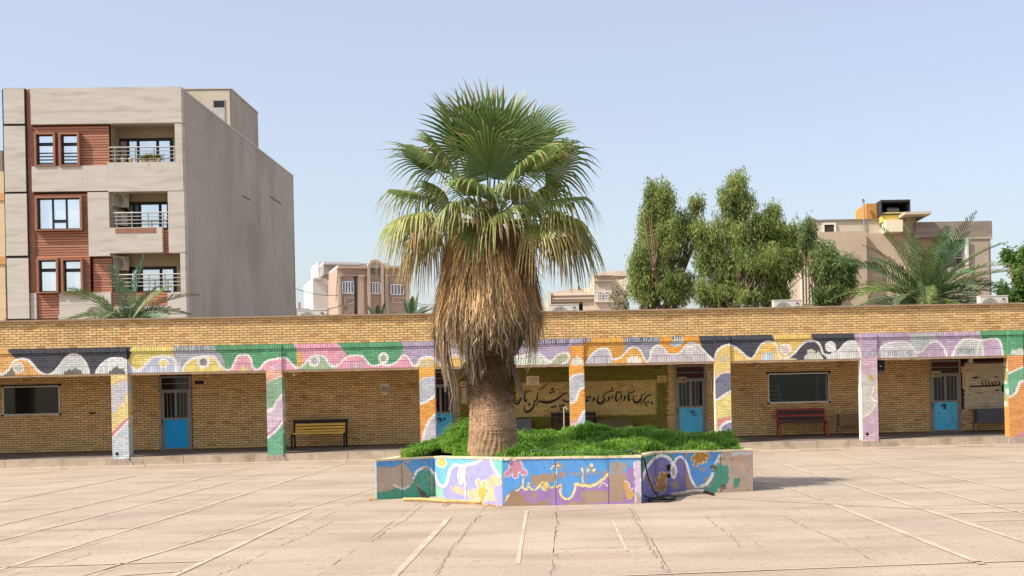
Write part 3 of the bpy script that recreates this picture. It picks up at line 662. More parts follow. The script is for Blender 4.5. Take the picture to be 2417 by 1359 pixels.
def brick_arrays(rows, nx, nz):
    A = np.array([r[:5] for r in rows]); n = len(A); code = rows[0][5]
    gx, gz = np.linspace(0, 1, nx + 1), np.linspace(0, 1, nz + 1)
    GX, GZ = np.meshgrid(gx, gz); GX, GZ = GX.ravel(), GZ.ravel(); m = len(GX)
    s = A[:, 0:1] + (A[:, 1:2] - A[:, 0:1]) * GX; z = A[:, 2:3] + (A[:, 3:4] - A[:, 2:3]) * GZ; t = np.repeat(A[:, 4:5], m, 1)
    bs = np.stack([A[:, 0], A[:, 1], A[:, 1], A[:, 0]], 1); bz = np.stack([A[:, 2], A[:, 2], A[:, 3], A[:, 3]], 1); bt = np.repeat(A[:, 4:5] + .035, 4, 1)
    V = np.stack([np.hstack([s, bs]), np.hstack([t, bt]), np.hstack([z, bz])], 2)
    per = m + 4; idx = lambda i, j: j * (nx + 1) + i
    F = [(idx(i, j), idx(i + 1, j), idx(i + 1, j + 1), idx(i, j + 1)) for j in range(nz) for i in range(nx)]
    c = [idx(0, 0), idx(nx, 0), idx(nx, nz), idx(0, nz)]
    for k in range(4): F.append((c[k], m + k, m + (k + 1) % 4, c[(k + 1) % 4]))
    F = (np.array(F)[None] + (np.arange(n) * per)[:, None, None]).reshape(-1, 4)
    Vf = V.reshape(-1, 3)
    C = paint_at(code, Vf[:, 0], Vf[:, 2], A[0, 4])
    tint = NR.normal(1, .075 if code != 'mural' else .06, (n, 1)); hue = NR.normal(0, .022 if code != 'mural' else .012, (n, 1))
    odd = NR.random((n, 1)) < (.05 if code != 'mural' else .0)
    T = np.hstack([tint + hue, tint, tint - hue * 1.5]); T = np.where(odd, T * np.array([[.82, .66, .62]]), T)
    C = C * np.repeat(np.clip(T, .45, 1.5), per, 0)
    return Vf, F, np.clip(C, .01, .92)
groups = {}
for b in BRICKS: groups.setdefault((b[5], b[6], b[7], round(b[4], 1)), []).append(b)
VV, FF, CC, k = [], [], [], 0
single = []
for key, rows in groups.items():
    if key[0] == 'brick':                # the largest plain parapet bricks become single parts
        rows.sort(key=lambda r_: r_[0])
        vis = [r_ for r_ in rows if r_[0] > -17.7 and r_[1] - r_[0] > .15]
        single = vis[:290]; ids = set(map(id, single)); rows = [r_ for r_ in rows if id(r_) not in ids]
    V, F, C = brick_arrays(rows, key[1], key[2]); VV.append(V); FF.append(F + k); CC.append(C); k += len(V)
tag(link('bricks', make_mesh('bricks', np.vstack(VV), np.vstack(FF), brick_mat, np.vstack(CC)), school), kind='stuff')
proto = []
for q in range(10):
    V, F, C = brick_arrays([(-.1045, .1045, -.027, .027, 0, 'brick', 1, 1)], 1, 1)
    proto.append(make_mesh('brick', V, F, brick_mat, C))
for r_ in single:
    o = link('brick', R.choice(proto), school, ((r_[0] + r_[1]) / 2, r_[4], (r_[2] + r_[3]) / 2)); o.scale = ((r_[1] - r_[0]) / .209, 1, (r_[3] - r_[2]) / .054)
# ---- mortar beds behind the bricks
def bed(name, s0, s1, z0, z1, t, code, dens, dark=.62, thick=.2, holes=()):
    """a slab whose front carries the colour of what is painted over its joints"""
    nx, nz = max(1, int((s1 - s0) / dens)), max(1, int((z1 - z0) / dens))
    xs = np.linspace(s0, s1, nx + 1); zs = np.linspace(z0, z1, nz + 1)
    for h in holes:
        for arr, a, b in ((xs, h[0], h[1]), (zs, h[2], h[3])):
            for v in (a, b):
                i = int(np.argmin(abs(arr - v))); 
                if 0 < i < len(arr) - 1: arr[i] = v
    X, Z = np.meshgrid(xs, zs); s, z = X.ravel(), Z.ravel()
    V = np.stack([s, np.full(len(s), t), z], 1)
    F = []
    for j in range(nz):
        for i in range(nx):
            cx, cz = (xs[i] + xs[i + 1]) / 2, (zs[j] + zs[j + 1]) / 2
            if any(h[0] < cx < h[1] and h[2] < cz < h[3] for h in holes): continue
            a = j * (nx + 1) + i; F.append((a, a + 1, a + nx + 2, a + nx + 1))
    C = paint_at(code, s, z, t) * dark
    if code == 'back':                  # where paint covers the joints they are not dark
        pc = paint_at(code, s, z, t); C = np.where((abs(pc - BR).sum(1) > .02)[:, None], pc * .74, C)
    n = len(V); B = np.array([(s0, t + thick, z0), (s1, t + thick, z0), (s1, t + thick, z1), (s0, t + thick, z1)])
    c = [0, nx, (nz + 1) * (nx + 1) - 1, nz * (nx + 1)]
    F += [(c[q], n + q, n + (q + 1) % 4, c[(q + 1) % 4]) for q in range(4)]
    if not holes: F += [(n + 3, n + 2, n + 1, n)]
    return make_mesh(name, np.vstack([V, B]), [tuple(int(v) for v in f) for f in F], mortar_mat, np.vstack([C, np.tile(BR * dark, (4, 1))]))
link('parapet_wall', bed('parapet_wall', S0, S1, ZB + .002, ZR - .05, .013, 'brick', 2.0, .3, .25), school)
for k in range(0, len(edges), 2):
    a, b = edges[k], edges[k + 1]
    link('painted_beam', bed('painted_beam', a, b, ZU, ZB, .010, 'mural', .03, .6, .35), school)
side_col = {0: (214, 206, 160), 1: (226, 204, 140), 2: (110, 170, 140), 3: (220, 180, 110), 4: (240, 226, 190), 5: (246, 236, 206), 6: (246, 238, 220), 7: (240, 226, 170), 8: (200, 190, 170)}
plaster_mat = M('painted_plaster', None, .85, .08, 5, .08, 60)
for i, (a, b) in enumerate(COLS):
    co = link('column', bed('column', a + .004, b - .004, .0, ZB - .002, TC + .009, 'mural', .045, .72, .38), school)
    for sg, x in ((-1, a), (1, b)):                     # plastered flanks with the painted bands running round them
        nz = 60; zs = np.linspace(ZK - .04, ZL - .002, nz + 1); base = lin(side_col[i]) * .9
        V, C, F = [], [], []
        for q, z in enumerate(zs):
            for t in (TC + .0, .34):
                V.append((x + sg * .003, t, z)); px, py = FS.back((a + b) / 2, z - sg * (t + .05) * .9)
                c = lin(cv.get(np.array([px]), np.array([py])))[0] * .85 if (sg > 0 and i <= 3) or i == 7 else base
                C.append(c)
        F = [(2 * q, 2 * q + 1, 2 * q + 3, 2 * q + 2) if sg > 0 else (2 * q, 2 * q + 2, 2 * q + 3, 2 * q + 1) for q in range(nz)]
        link('flank', make_mesh('flank', V, F, plaster_mat, C), co)
    foot = MB(); n = 14
    zb = [(a - .03, .0), (a - .01, .17), (a + .02, .2), (b - .02, .21), (b + .02, .15), (b + .1, .07), (b + .14, 0)]
    foot.prism([(x, z) for x, z in zb], TC - .05, TC + .05).build('mortar_foot', M('rough_mortar', L(190, 172, 158, .75), .95, .2, 12, .2, 50, .6, 40), co)
link('back_wall', bed('back_wall', S0, S1, .30, 2.9, TB + .015, 'back', .09, .2, .2, holes=[(WINS[1][0] + .03, WINS[1][1] - .03, WINS[1][2] + .03, WINS[1][3] - .03)]), school)
MB().box(S0, S1, .02, .30, ZL, ZU - .003).build('lintel', M('lintel_plaster', L(214, 184, 150, .8), .9, .12, 4, .08, 40), school)
for k in range(26):                                     # rusty stubs under the lintel
    s = S0 + 4 + k * 1.45 + R.uniform(-.3, .3); MB().box(s, s + .05, .03, .07, ZL - .035, ZL + .01).build('bracket', M('rust', L(96, 66, 50, .8), .8), school)
cap_mat = M('coping_mortar', L(176, 152, 124, .72), .92, .15, 2, .1, 40)
x = S0
while x < S1:
    nx_ = min(S1, x + R.uniform(1.6, 2.4)); MB().box(x + .003, nx_ - .003, -.07, .3, ZR - .05, ZR + R.uniform(-.004, .004)).build('coping', cap_mat, school); x = nx_
MB().box(S0, S1, .31, 9.5, 3.62, 3.74).build('roof', M('roof_felt', L(170, 160, 146, .6), .95), school)
MB().box(S0, S1, .37, TB, 2.76, 2.84).build('ceiling', M('ceiling_plaster', L(200, 190, 170, .8), .9), school)
MB().box(S0, S1, 9.3, 9.5, .0, 4.0).build('rear_wall', M('plain_render', L(200, 170, 120, .6), .9), school)
for s in (S0, S1 - .2): MB().box(s, s + .2, TB + .22, 9.3, 0, 3.6).build('end_wall', M('plain_render', L(200, 170, 120, .6), .9), school)
# ---- arcade floor with its kerb stones
fl = thing('arcade_floor', 'raised dusty concrete walkway under the school arcade with stone kerb', 'walkway', (FS.o[0], FS.o[1], 0), FS.th, kind='structure')
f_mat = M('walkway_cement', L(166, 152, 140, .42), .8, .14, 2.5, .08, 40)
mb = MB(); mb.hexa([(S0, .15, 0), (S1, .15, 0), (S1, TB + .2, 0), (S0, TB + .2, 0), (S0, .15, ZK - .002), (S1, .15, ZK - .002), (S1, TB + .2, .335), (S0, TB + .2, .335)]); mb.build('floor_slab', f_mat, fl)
k_mat = M('kerb_stone', L(202, 185, 162, .74), .9, .12, 3, .12, 40, .2, 40, stain=.5, stain_col=L(150, 124, 104, .7), ss=2.2, sthr=.52)
x = S0
while x < S1:
    nx_ = x + R.uniform(.9, 1.75)
    MB().box(x + .004, min(nx_, S1) - .004, -.03 + R.uniform(-.006, .006), .149, -.02, ZK + R.uniform(-.004, .004)).build('kerb_stone', k_mat, fl); x = nx_
MB().box(S0, S1, -.17, -.038, -.03, .018).build('kerb_foot', M('kerb_foot', L(224, 204, 178, .85), .9, .08, 3), fl)
# ---- doors
frame_m = M('grey_door_paint', L(142, 138, 134, .9), .55, .08, 6); bluem = [M('blue_door_paint', L(10, 158, 222, 1.0), .5, .06, 4), M('worn_blue_door_paint', L(84, 188, 226, .95), .5, .12, 5, stain=.5, stain_col=L(60, 120, 140, .8), ss=3, sthr=.6)]
dark_m = M('dark_glass', (.012, .014, .016), .12, 0, spec=.5); bar_m = M('door_bars', L(150, 148, 150, .9), .5); black_m = M('black_paint', (.012, .012, .014), .7)
maroon_m = M('maroon_transom', L(74, 44, 38, .8), .6)
for i, (a, b, z0, z1) in enumerate(DOORS):
    d = link('door', None, school, ((a + b) / 2, TB, z0)); d.empty_display_size = .1
    w, h = (b - a) / 2, z1 - z0; lb = h * .415; lt = h * .805
    y = -.045
    m = MB(); f = .055
    m.box(-w, -w + f, y, .05, 0, h); m.box(w - f, w, y, .05, 0, h); m.box(-w + f, w - f, y, .05, h - .045, h); m.box(-w + f, w - f, y, .05, lt, lt + .035)
    m.build('door_frame', frame_m, d)
    m = MB(); g = w - f - .006; y2 = -.03
    m.box(-g, -g + .06, y2, .02, .02, lt - .006); m.box(g - .06, g, y2, .02, .02, lt - .006); m.box(-g + .06, g - .06, y2, .02, .02, .07); m.box(-g + .06, g - .06, y2, .02, lb, lb + .055); m.box(-g + .06, g - .06, y2, .02, lt - .06, lt - .006); m.box(-.03, .03, y2, .02, lb + .055, lt - .06)
    m.build('leaf_frame', frame_m, d)
    MB().box(-g + .062, g - .062, -.012, .01, .072, lb - .002).build('blue_panel', bluem[0 if i == 0 else 1], d)
    for sg in (-1, 1):
        x0, x1 = (sg * .032, sg * (g - .062)); MB().box(x0, x1, .004, .012, lb + .057, lt - .062).build('pane', dark_m, d)
        for q in (1, 2): MB().tube([(x0 + (x1 - x0) * q / 3, y2 - .006, lb - .01), (x0 + (x1 - x0) * q / 3 + sg * .012, y2 - .006, lt - .02)], .008, 6).build('bar', bar_m, d)
    MB().box(-w + f, w - f, .0, .012, lt + .037, h - .047).build('transom', maroon_m if i else dark_m, d)
    MB().box(-w + f, w - f, -.03, -.015, (lt + h) / 2 - .008, (lt + h) / 2 + .008).build('transom_bar', bar_m, d)
    m = MB(); m.box(-w + .035, -w + .075, y - .012, y, lb - .16, lb + .02); m.tube([(-w + .055, y - .01, lb - .07), (-w + .055, y - .05, lb - .07), (-w + .15, y - .05, lb - .075)], .009, 6); m.build('handle', M('dull_metal', L(120, 116, 110, .6), .45, metal=.6, var=0), d)
    MB().box(-w, w, y - .02, .05, -.02, .0).build('threshold', frame_m, d)
TD = TB - .018
def marks(strokes, f, parent_name, t=TD, mat=black_m):
    return ribbon(FS, strokes, t, f).build(parent_name, mat, school)
for st, f in (([[(40, 34, 8), (60, 24, 12), (84, 22, 14), (104, 30, 10)], [(48, 48, 12), (76, 42, 14), (100, 52, 10)], [(70, 96, 10), (84, 74, 14), (100, 66, 10), (112, 76, 12), (124, 64, 8)]], (1622, 966, 5.6)), ([[(2, 60, 14), (20, 40, 20), (50, 36, 22), (60, 60, 12)], [(30, 90, 8), (40, 62, 16), (54, 84, 20)], [(-10, 46, 6), (10, 50, 12)], [(-34, 126, 10), (-22, 132, 14)]], (2221, 948, 5.0)), ([[(8, 28, 10), (30, 22, 14)], [(0, 96, 10), (14, 64, 18), (34, 72, 22), (40, 96, 12), (60, 84, 10), (84, 64, 14), (86, 90, 8)], [(4, 104, 8), (40, 108, 6)]], (1033, 974, 5.0))):
    marks(st, f, 'graffiti')
# ---- the painted proverb on the panel
L1 = [[(140, 360, 14), (250, 265, 26), (340, 200, 28), (395, 155, 8)], [(205, 380, 8), (195, 480, 30), (175, 600, 34), (168, 700, 40), (200, 755, 52), (262, 762, 56), (312, 715, 50), (342, 655, 40), (366, 612, 30), (398, 602, 8)], [(392, 598, 10), (350, 590, 26), (305, 635, 16), (258, 688, 8)],
      [(490, 335, 8), (475, 430, 34), (465, 540, 40), (455, 620, 40), (478, 680, 50), (512, 690, 40), (540, 612, 10)], [(555, 415, 34)], [(632, 390, 34)], [(1205, 138, 8), (1100, 210, 22), (960, 310, 26), (868, 388, 12)], [(850, 408, 10), (830, 500, 36), (820, 600, 40), (792, 660, 40), (760, 680, 34), (722, 660, 10)], [(735, 662, 18), (745, 740, 40), (720, 830, 44), (650, 920, 55), (560, 988, 66), (482, 975, 50), (448, 890, 36), (470, 775, 8)], [(595, 780, 45)],
      [(800, 832, 8), (838, 745, 30), (872, 690, 46), (950, 702, 62), (1080, 722, 70), (1200, 708, 70), (1320, 660, 60), (1440, 590, 50), (1550, 500, 42), (1612, 438, 18)], [(1600, 450, 14), (1640, 470, 30), (1680, 450, 26), (1706, 418, 8)], [(1255, 335, 44)], [(1200, 440, 42)], [(1288, 422, 42)], [(1248, 852, 40)], [(1330, 835, 40)], [(1480, 825, 42)], [(1562, 812, 42)], [(1510, 915, 44)], [(1560, 588, 8), (1566, 650, 40), (1620, 692, 46), (1700, 698, 50), (1900, 690, 46)], [(1740, 530, 40)]]
L2 = [[(240, 740, 40), (300, 722, 36), (355, 688, 12)], [(262, 722, 16), (290, 642, 28), (340, 610, 26), (376, 622, 26), (330, 660, 8)], [(460, 612, 18), (466, 660, 50), (448, 692, 46), (428, 660, 12)], [(466, 680, 40), (432, 730, 26), (388, 768, 6)], [(602, 565, 8), (560, 650, 34), (550, 720, 44), (590, 790, 60), (660, 782, 56), (722, 720, 46), (732, 660, 38), (700, 632, 30), (715, 580, 30), (760, 530, 24), (840, 490, 20), (905, 492, 10)], [(930, 395, 34)], [(900, 470, 30)], [(955, 458, 30)], [(975, 575, 8), (960, 620, 30), (930, 640, 30), (882, 650, 26), (850, 662, 36), (836, 622, 20), (872, 598, 12)], [(850, 680, 40), (822, 722, 26), (788, 748, 6)],
      [(1055, 465, 8), (1040, 560, 36), (1025, 660, 40), (1035, 712, 44), (1066, 720, 30), (1088, 655, 8)], [(1115, 500, 34)], [(1180, 508, 10), (1166, 620, 36), (1150, 742, 10)], [(1238, 580, 18), (1266, 640, 42), (1250, 692, 30), (1208, 742, 8)], [(1385, 446, 8), (1366, 560, 36), (1350, 650, 40), (1370, 710, 44), (1396, 700, 26), (1412, 645, 8)], [(1440, 510, 32)], [(1500, 480, 32)], [(1500, 588, 8), (1480, 670, 34), (1510, 742, 50), (1570, 766, 60), (1640, 732, 50), (1690, 650, 40), (1700, 572, 26), (1730, 550, 20), (1760, 560, 20), (1786, 540, 16), (1802, 498, 8)], [(1972, 528, 10), (1942, 570, 30), (1890, 586, 30), (1850, 592, 26), (1800, 642, 36), (1760, 702, 36), (1690, 778, 20), (1648, 802, 6)], [(1800, 780, 34)], [(1866, 755, 34)], [(1822, 845, 34)], [(1960, 775, 38)], [(1040, 792, 8), (1105, 786, 12)], [(1120, 776, 8), (1196, 770, 12)], [(1050, 850, 8), (1160, 836, 10)]]
ink = M('navy_black_lettering', (.016, .015, .024), .7)
marks(L1, (1200, 890, 12.085), 'lettering', mat=ink); marks(L2, (1360, 880, 10.986), 'lettering', mat=ink)
L3 = [[(1448, 1148, 22), (1600, 1143, 26), (1800, 1136, 26), (1965, 1128, 26)]] + [[(x, 1050, 16), (x + 24, 1130, 20)] for x in (1662, 1725, 1785, 1840, 1895)] + [[(1958, 1128, 26), (1985, 1100, 26), (1955, 1046, 14)], [(1508, 988, 24), (1596, 984, 24)], [(1904, 976, 24), (1942, 973, 24)], [(1904, 1216, 20), (1970, 1212, 20)], [(2052, 1110, 38), (2036, 1180, 42), (2046, 1232, 36), (2086, 1246, 20)]]
marks(L3, (2097, 760, 7.55), 'lettering', mat=ink)
# ---- plates and papers on the back wall
plate_m = M('cream_plate', L(214, 192, 158, .85), .7, .06, 6); paper_m = M('paper', L(226, 206, 196, .85), .9, .05, 8); txt_m = M('printed_lines', L(90, 72, 56, .7), .9)
def plate(name, l, t_, r_, b_, label, lines=(), mat=plate_m, t=TB, cat='sign', rnd=False, group=None):
    s0, s1, z0, z1 = FS.rect(l, t_, r_, b_, t - .03)
    o = thing(name, label, cat, FS.w((s0 + s1) / 2, t - .012, z0), FS.th, group)
    w = (s1 - s0) / 2; m = MB()
    if rnd: m.prism([(-w, z1 - z0), (w, z1 - z0), (w * .94, .12), (w * .6, .02), (0, 0), (-w * .6, .02), (-w * .94, .12)], -.008, .006)
    else: m.box(-w, w, -.012, .006, 0, z1 - z0)
    m.build('board', mat, o)
    for q, (a, b, y, th) in enumerate(lines):
        h = z1 - z0; MB().box(-w + 2 * w * a, -w + 2 * w * b, -.0165, -.0135, h * (1 - y) - th / 2, h * (1 - y) + th / 2).build('text_line', txt_m, o)
    return o
plate('notice_paper', 898, 905, 919, 932, 'small white paper notice on the brick wall right of the yellow bench', [(.2 + .16 * k, .26 + .16 * k, .5, .17) for k in range(5)], paper_m, rnd=True, cat='paper')
plate('wall_sign', 962, 902, 985, 918, 'small yellowish sign low in contrast beside the orange column left of the palm', [(.2, .75, .3, .02), (.3, .8, .72, .02)], M('sand_plate', L(190, 150, 84, .8), .8))
plate('wall_sign', 1242, 887, 1273, 908, 'pale rectangular plaque with three text lines just right of the palm trunk', [(.16, .84, .3, .014), (.14, .84, .55, .014), (.26, .74, .8, .012)], M('pale_plaque', L(232, 212, 184, .88), .7))
plate('wall_sign', 1551, 886, 1573, 903, 'small olive framed plaque at the upper right of the lettered panel', [(.2, .82, .25, .014), (.25, .75, .5, .014), (.18, .85, .8, .02)], M('olive_plate', L(206, 182, 110, .85), .8))
plate('class_number_sign', 1668, 877, 1691, 890, 'small cream class number plate right of the third blue door', [(.08, .16, .5, .05), (.36, .95, .56, .022)])
plate('notice_poster', 1671, 892, 1687, 929, 'tall cream notice panel under the number plate right of the third blue door', [(.2, .28, .5, .4), (.68, .76, .5, .4)])
plate('class_number_sign', 2269, 865, 2291, 880, 'small cream class number plate right of the rightmost blue door', [(.14, .22, .45, .04), (.4, .95, .56, .024)])
plate('notice_poster', 2272, 881, 2288, 917, 'tall cream notice panel under the number plate right of the rightmost blue door', [(.24, .3, .5, .36)])
plate('class_number_sign', 1086, 900, 1107, 912, 'small cream class number plate between blue door and palm trunk', [(.2, .8, .5, .03)])
plate('notice_poster', 1088, 915, 1104, 952, 'tall cream notice panel between blue door and palm trunk', [(.16, .22, .5, .4)])
plate('door_sign', 1600, 889, 1621, 903, 'paper class sign hung on the bars of the third blue door', [(.14, .22, .4, .06), (.3, .55, .55, .03), (.6, .9, .5, .05)], M('aged_paper', L(176, 158, 124, .8), .85), TB - .05)
plate('door_sign', 2200, 875, 2221, 890, 'paper class sign hung on the bars of the rightmost blue door', [(.14, .22, .4, .06), (.36, .5, .5, .06), (.6, .9, .6, .03)], M('aged_paper', L(176, 158, 124, .8), .85), TB - .05)
# vents, holes and fittings that belong to the building
for l, t_, r_, b_ in ((460, 899, 481, 906), (211, 973, 226, 977)):
    s0, s1, z0, z1 = FS.rect(l, t_, r_, b_, TB); MB().box(s0, s1, TB - .012, TB + .01, z0, z1).build('vent_hole', M('hole_dark', (.01, .008, .007), .95), school)  # no opening cut: the hole's inner dark is a near-black plate
s0, s1, z0, z1 = FS.rect(541, 972, 558, 980, TB); MB().box(s0, s1, TB - .015, TB, z0, z1).build('patch', M('mortar_patch', L(206, 172, 122, .7), .9), school)
for l, y in ((276, 1071), (2047, 1024)):
    s, z = FS.px(l, y, TC); MB().tube([(s, TC - .012, z), (s, TC + .02, z)], .042, 14).build('drain_hole', M('hole_dark', (.01, .008, .007), .95), school)  # solid near-black disc painted as the dark inside of the hole
# ---- windows
al_m = M('aluminium', L(196, 194, 190, .9), .35, 0, metal=.4); glass_m = M('window_glass', (.012, .013, .014), .06, 0, spec=.5)
def clear_glass():
    m = bpy.data.materials.new('clear_window_glass'); m.use_nodes = True; n, l = m.node_tree.nodes, m.node_tree.links
    n.remove(n['Principled BSDF']); tr = n.new('ShaderNodeBsdfTransparent'); tr.inputs[0].default_value = (.62, .68, .66, 1); gl = n.new('ShaderNodeBsdfGlossy'); gl.inputs['Roughness'].default_value = .04
    mx = n.new('ShaderNodeMixShader'); fr = n.new('ShaderNodeFresnel'); fr.inputs[0].default_value = 1.5
    l.new(fr.outputs[0], mx.inputs[0]); l.new(tr.outputs[0], mx.inputs[1]); l.new(gl.outputs[0], mx.inputs[2]); l.new(mx.outputs[0], n['Material Output'].inputs[0]); return m
cg = clear_glass()
for i, (a, b, z0, z1) in enumerate(WINS):
    wdw = link('window', None, school, (a, TB, z0)); w, h = b - a, z1 - z0; f = .035
    m = MB(); m.box(0, w, -.03, .05, 0, f); m.box(0, w, -.03, .05, h - f, h); m.box(0, f, -.03, .05, f, h - f); m.box(w - f, w, -.03, .05, f, h - f); m.build('frame', al_m, wdw)
    if i == 0:
        MB().box(f, w * .5, -.012, -.006, f, h - f).build('pane', glass_m, wdw); MB().box(w * .5, w - f, -.004, .002, f, h - f).build('pane', glass_m, wdw)
    else: MB().box(f, w - f, .01, .014, f, h - f).build('pane', cg, wdw)
    m = MB()
    for x, z in ((0, 0), (w, 0), (0, h), (w, h)): m.box(x - .03, x + .03, -.036, -.031, z - .03, z + .03)
    m.build('corner_plate', black_m, wdw)
    m = MB(); m.box(-.05, w + .05, -.012, 0, h, h + .05); m.build('head_joint', M('dark_joint', (.03, .02, .012), .9), wdw)
a, b, z0, z1 = WINS[1]
room = MB(); x0, x1, y0, y1 = a - .3, b + .9, TB + .22, TB + 3.4
room.add([(x0, y0, .3), (x1, y0, .3), (x1, y1, .3), (x0, y1, .3), (x0, y0, 2.9), (x1, y0, 2.9), (x1, y1, 2.9), (x0, y1, 2.9)], [(0, 1, 2, 3), (7, 6, 5, 4), (1, 5, 6, 2), (2, 6, 7, 3), (3, 7, 4, 0)])
room.build('room_shell', M('dim_room', L(130, 128, 112, .55), .9, .1, 2), school)
MB().box(a + 1.2, a + 1.26, TB + 1.2, TB + 1.25, .3, 2.9).build('room_post', M('room_post', L(150, 150, 140, .7), .8), school)
MB().box(a + 1.62, a + 1.7, TB + .5, TB + .52, .8, 2.9).build('curtain', M('curtain', L(190, 190, 176, .7), .9), school)
# the table and white plastic chair behind the glass
cs, cz = FS.px(1829, 941, TB + .6)
tb = thing('table', 'dim table behind the large office window', 'table', FS.w(a + .6, TB + .75, .3), FS.th)
m = MB(); m.box(-.55, .55, -.35, .35, cz - .45 - .3 - .03, cz - .45 - .3); m.build('table_top', M('dim_wood', L(120, 100, 80, .6), .7), tb)
for x in (-.5, .5):
    for y in (-.3, .3): MB().box(x - .025, x + .025, y - .025, y + .025, 0, cz - .78).build('leg', M('dim_wood', L(120, 100, 80, .6), .7), tb)
ch = thing('plastic_chair', 'white plastic chair standing on a table behind the office window glass', 'chair', FS.w(cs, TB + .6, cz - .45), FS.th)
wp = M('white_plastic', L(236, 236, 232, .95), .5, 0)
MB().box(-.21, .21, -.21, .2, .42, .45).build('seat', wp, ch)
m = MB(); m.bar((-.2, .19, .45), (-.16, .24, .86), .04, .03); m.bar((.2, .19, .45), (.16, .24, .86), .04, .03); m.bar((-.17, .24, .86), (.17, .24, .86), .03, .04)
for z in (.58, .7): m.bar((-.18, .215, z), (.18, .215, z), .025, .04)
m.build('backrest', wp, ch)
for x in (-.19, .19):
    for y in (-.18, .18): MB().bar((x, y, .42), (x * 1.1, y * 1.1, 0), .035).build('leg', wp, ch)
# ------------------------------------------------------------------ the star-shaped planter
def gp(px, py): p = gnd(px, py); return (p.x, p.y)
LT, C1, FL, FR, C2, RT = gp(890, 1179.5), gp(1027, 1171), gp(1187, 1195), gp(1515, 1188), gp(1517, 1172), gp(1778, 1158.5)
C2 = (FR[0] + .25, C2[1] + .05)
RB = (RT[0] - .25, RT[1] + 2.5); B2 = (RB[0] - 1.6, RB[1] + .4); BM = (-.3, 27.2); B1 = (-3.0, 26.6); LB = (LT[0] + .5, LT[1] + 2.6)
PLAN = [LT, C1, FL, FR, C2, RT, RB, B2, BM, B1, LB]
HT = [.69, .70, .765, .75, .745, .717, .72, .73, .74, .72, .70]
planter = thing('planter', 'low star shaped planter with peeling painted sides around the palm trunk', 'planter', (0, 0, 0))
p_mat = M('planter_paint', None, .8, .08, 5, .08, 60, .2, 40, stain=.8, stain_col=L(178, 154, 130, .72), ss=8, sthr=.565, speck=.35, sps=26)
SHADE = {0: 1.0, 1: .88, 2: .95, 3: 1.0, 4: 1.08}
JOINTS = {0: [949, 1013], 1: [1098], 2: [1311, 1436], 4: [1540, 1616, 1701]}
def wall_panel(a, b, ha, hb, k, edge):
    """a rendered slab with the mural on its face"""
    A, B = Vector((*a, 0)), Vector((*b, 0)); d = (B - A).normalized(); out = Vector((d.y, -d.x, 0)); Lg = (B - A).length
    A2, B2_ = A + d * .004, B - d * .004
    nx, nz = max(2, int(Lg / .013)), 56
    V, F = [], []
    dx, dy = R.uniform(-.003, .003), R.uniform(-.003, .003)
    for j in range(nz + 1):
        for i in range(nx + 1):
            t = i / nx; p = A2 + (B2_ - A2) * t; h = ha + (hb - ha) * t - .035
            q = p + out * (dx + (dy - dx) * t); V.append((q.x, q.y, -.02 + (h + .02) * j / nz))
    F = [(j * (nx + 1) + i, j * (nx + 1) + i + 1, (j + 1) * (nx + 1) + i + 1, (j + 1) * (nx + 1) + i) for j in range(nz) for i in range(nx)]
    V = np.array(V); X, Z = V[:, 0] / V[:, 1], (V[:, 2] - CAMZ) / V[:, 1]
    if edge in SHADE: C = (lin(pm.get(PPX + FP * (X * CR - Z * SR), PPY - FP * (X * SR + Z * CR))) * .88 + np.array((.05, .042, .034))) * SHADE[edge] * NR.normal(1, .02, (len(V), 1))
    else: C = np.tile(lin((120, 160, 190)) * .8, (len(V), 1))
    n = len(V); bk = [A2 - out * .1, B2_ - out * .1]
    Bv = np.array([(bk[0].x, bk[0].y, -.02), (bk[1].x, bk[1].y, -.02), (bk[1].x, bk[1].y, hb - .035), (bk[0].x, bk[0].y, ha - .035)])
    c = [0, nx, (nz + 1) * (nx + 1) - 1, nz * (nx + 1)]
    F += [(c[q], n + q, n + (q + 1) % 4, c[(q + 1) % 4]) for q in range(4)] + [(n + 3, n + 2, n + 1, n)]
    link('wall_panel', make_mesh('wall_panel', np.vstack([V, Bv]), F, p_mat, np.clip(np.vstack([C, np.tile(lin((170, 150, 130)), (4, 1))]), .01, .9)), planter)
NP_ = len(PLAN)
for k in range(NP_):
    a, b = PLAN[k], PLAN[(k + 1) % NP_]; ha, hb = HT[k], HT[(k + 1) % NP_]
    cuts = [0.0]
    for j in JOINTS.get(k, []):           # where the picture shows a joint
        best = min(range(1, 400), key=lambda q: abs(proj(a[0] + (b[0] - a[0]) * q / 400, a[1] + (b[1] - a[1]) * q / 400, .4)[0] - j)); cuts.append(best / 400)
    if k > 5: cuts += [.5]
    cuts.append(1.0)
    for t0, t1 in zip(cuts[:-1], cuts[1:]):
        f = lambda t: (a[0] + (b[0] - a[0]) * t, a[1] + (b[1] - a[1]) * t)
        if k in (3, 6) and t0 == 0: t0 = .12 / (Vector(a) - Vector(b)).length
        if k == 10 and t1 == 1: t1 = 1 - .12 / (Vector(a) - Vector(b)).length
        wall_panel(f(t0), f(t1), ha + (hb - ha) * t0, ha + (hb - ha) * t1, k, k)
def inset(poly, d):
    out = []
    for i in range(len(poly)):
        p0, p1, p2 = Vector(poly[i - 1]), Vector(poly[i]), Vector(poly[(i + 1) % len(poly)])
        d1, d2 = (p1 - p0).normalized(), (p2 - p1).normalized()
        n1, n2 = Vector((-d1.y, d1.x)), Vector((-d2.y, d2.x)); n = (n1 + n2).normalized(); out.append(tuple(p1 + n * d / max(.35, n.dot(n1))))
    return out
INN, OUTP = inset(PLAN, .17), inset(PLAN, -.012)
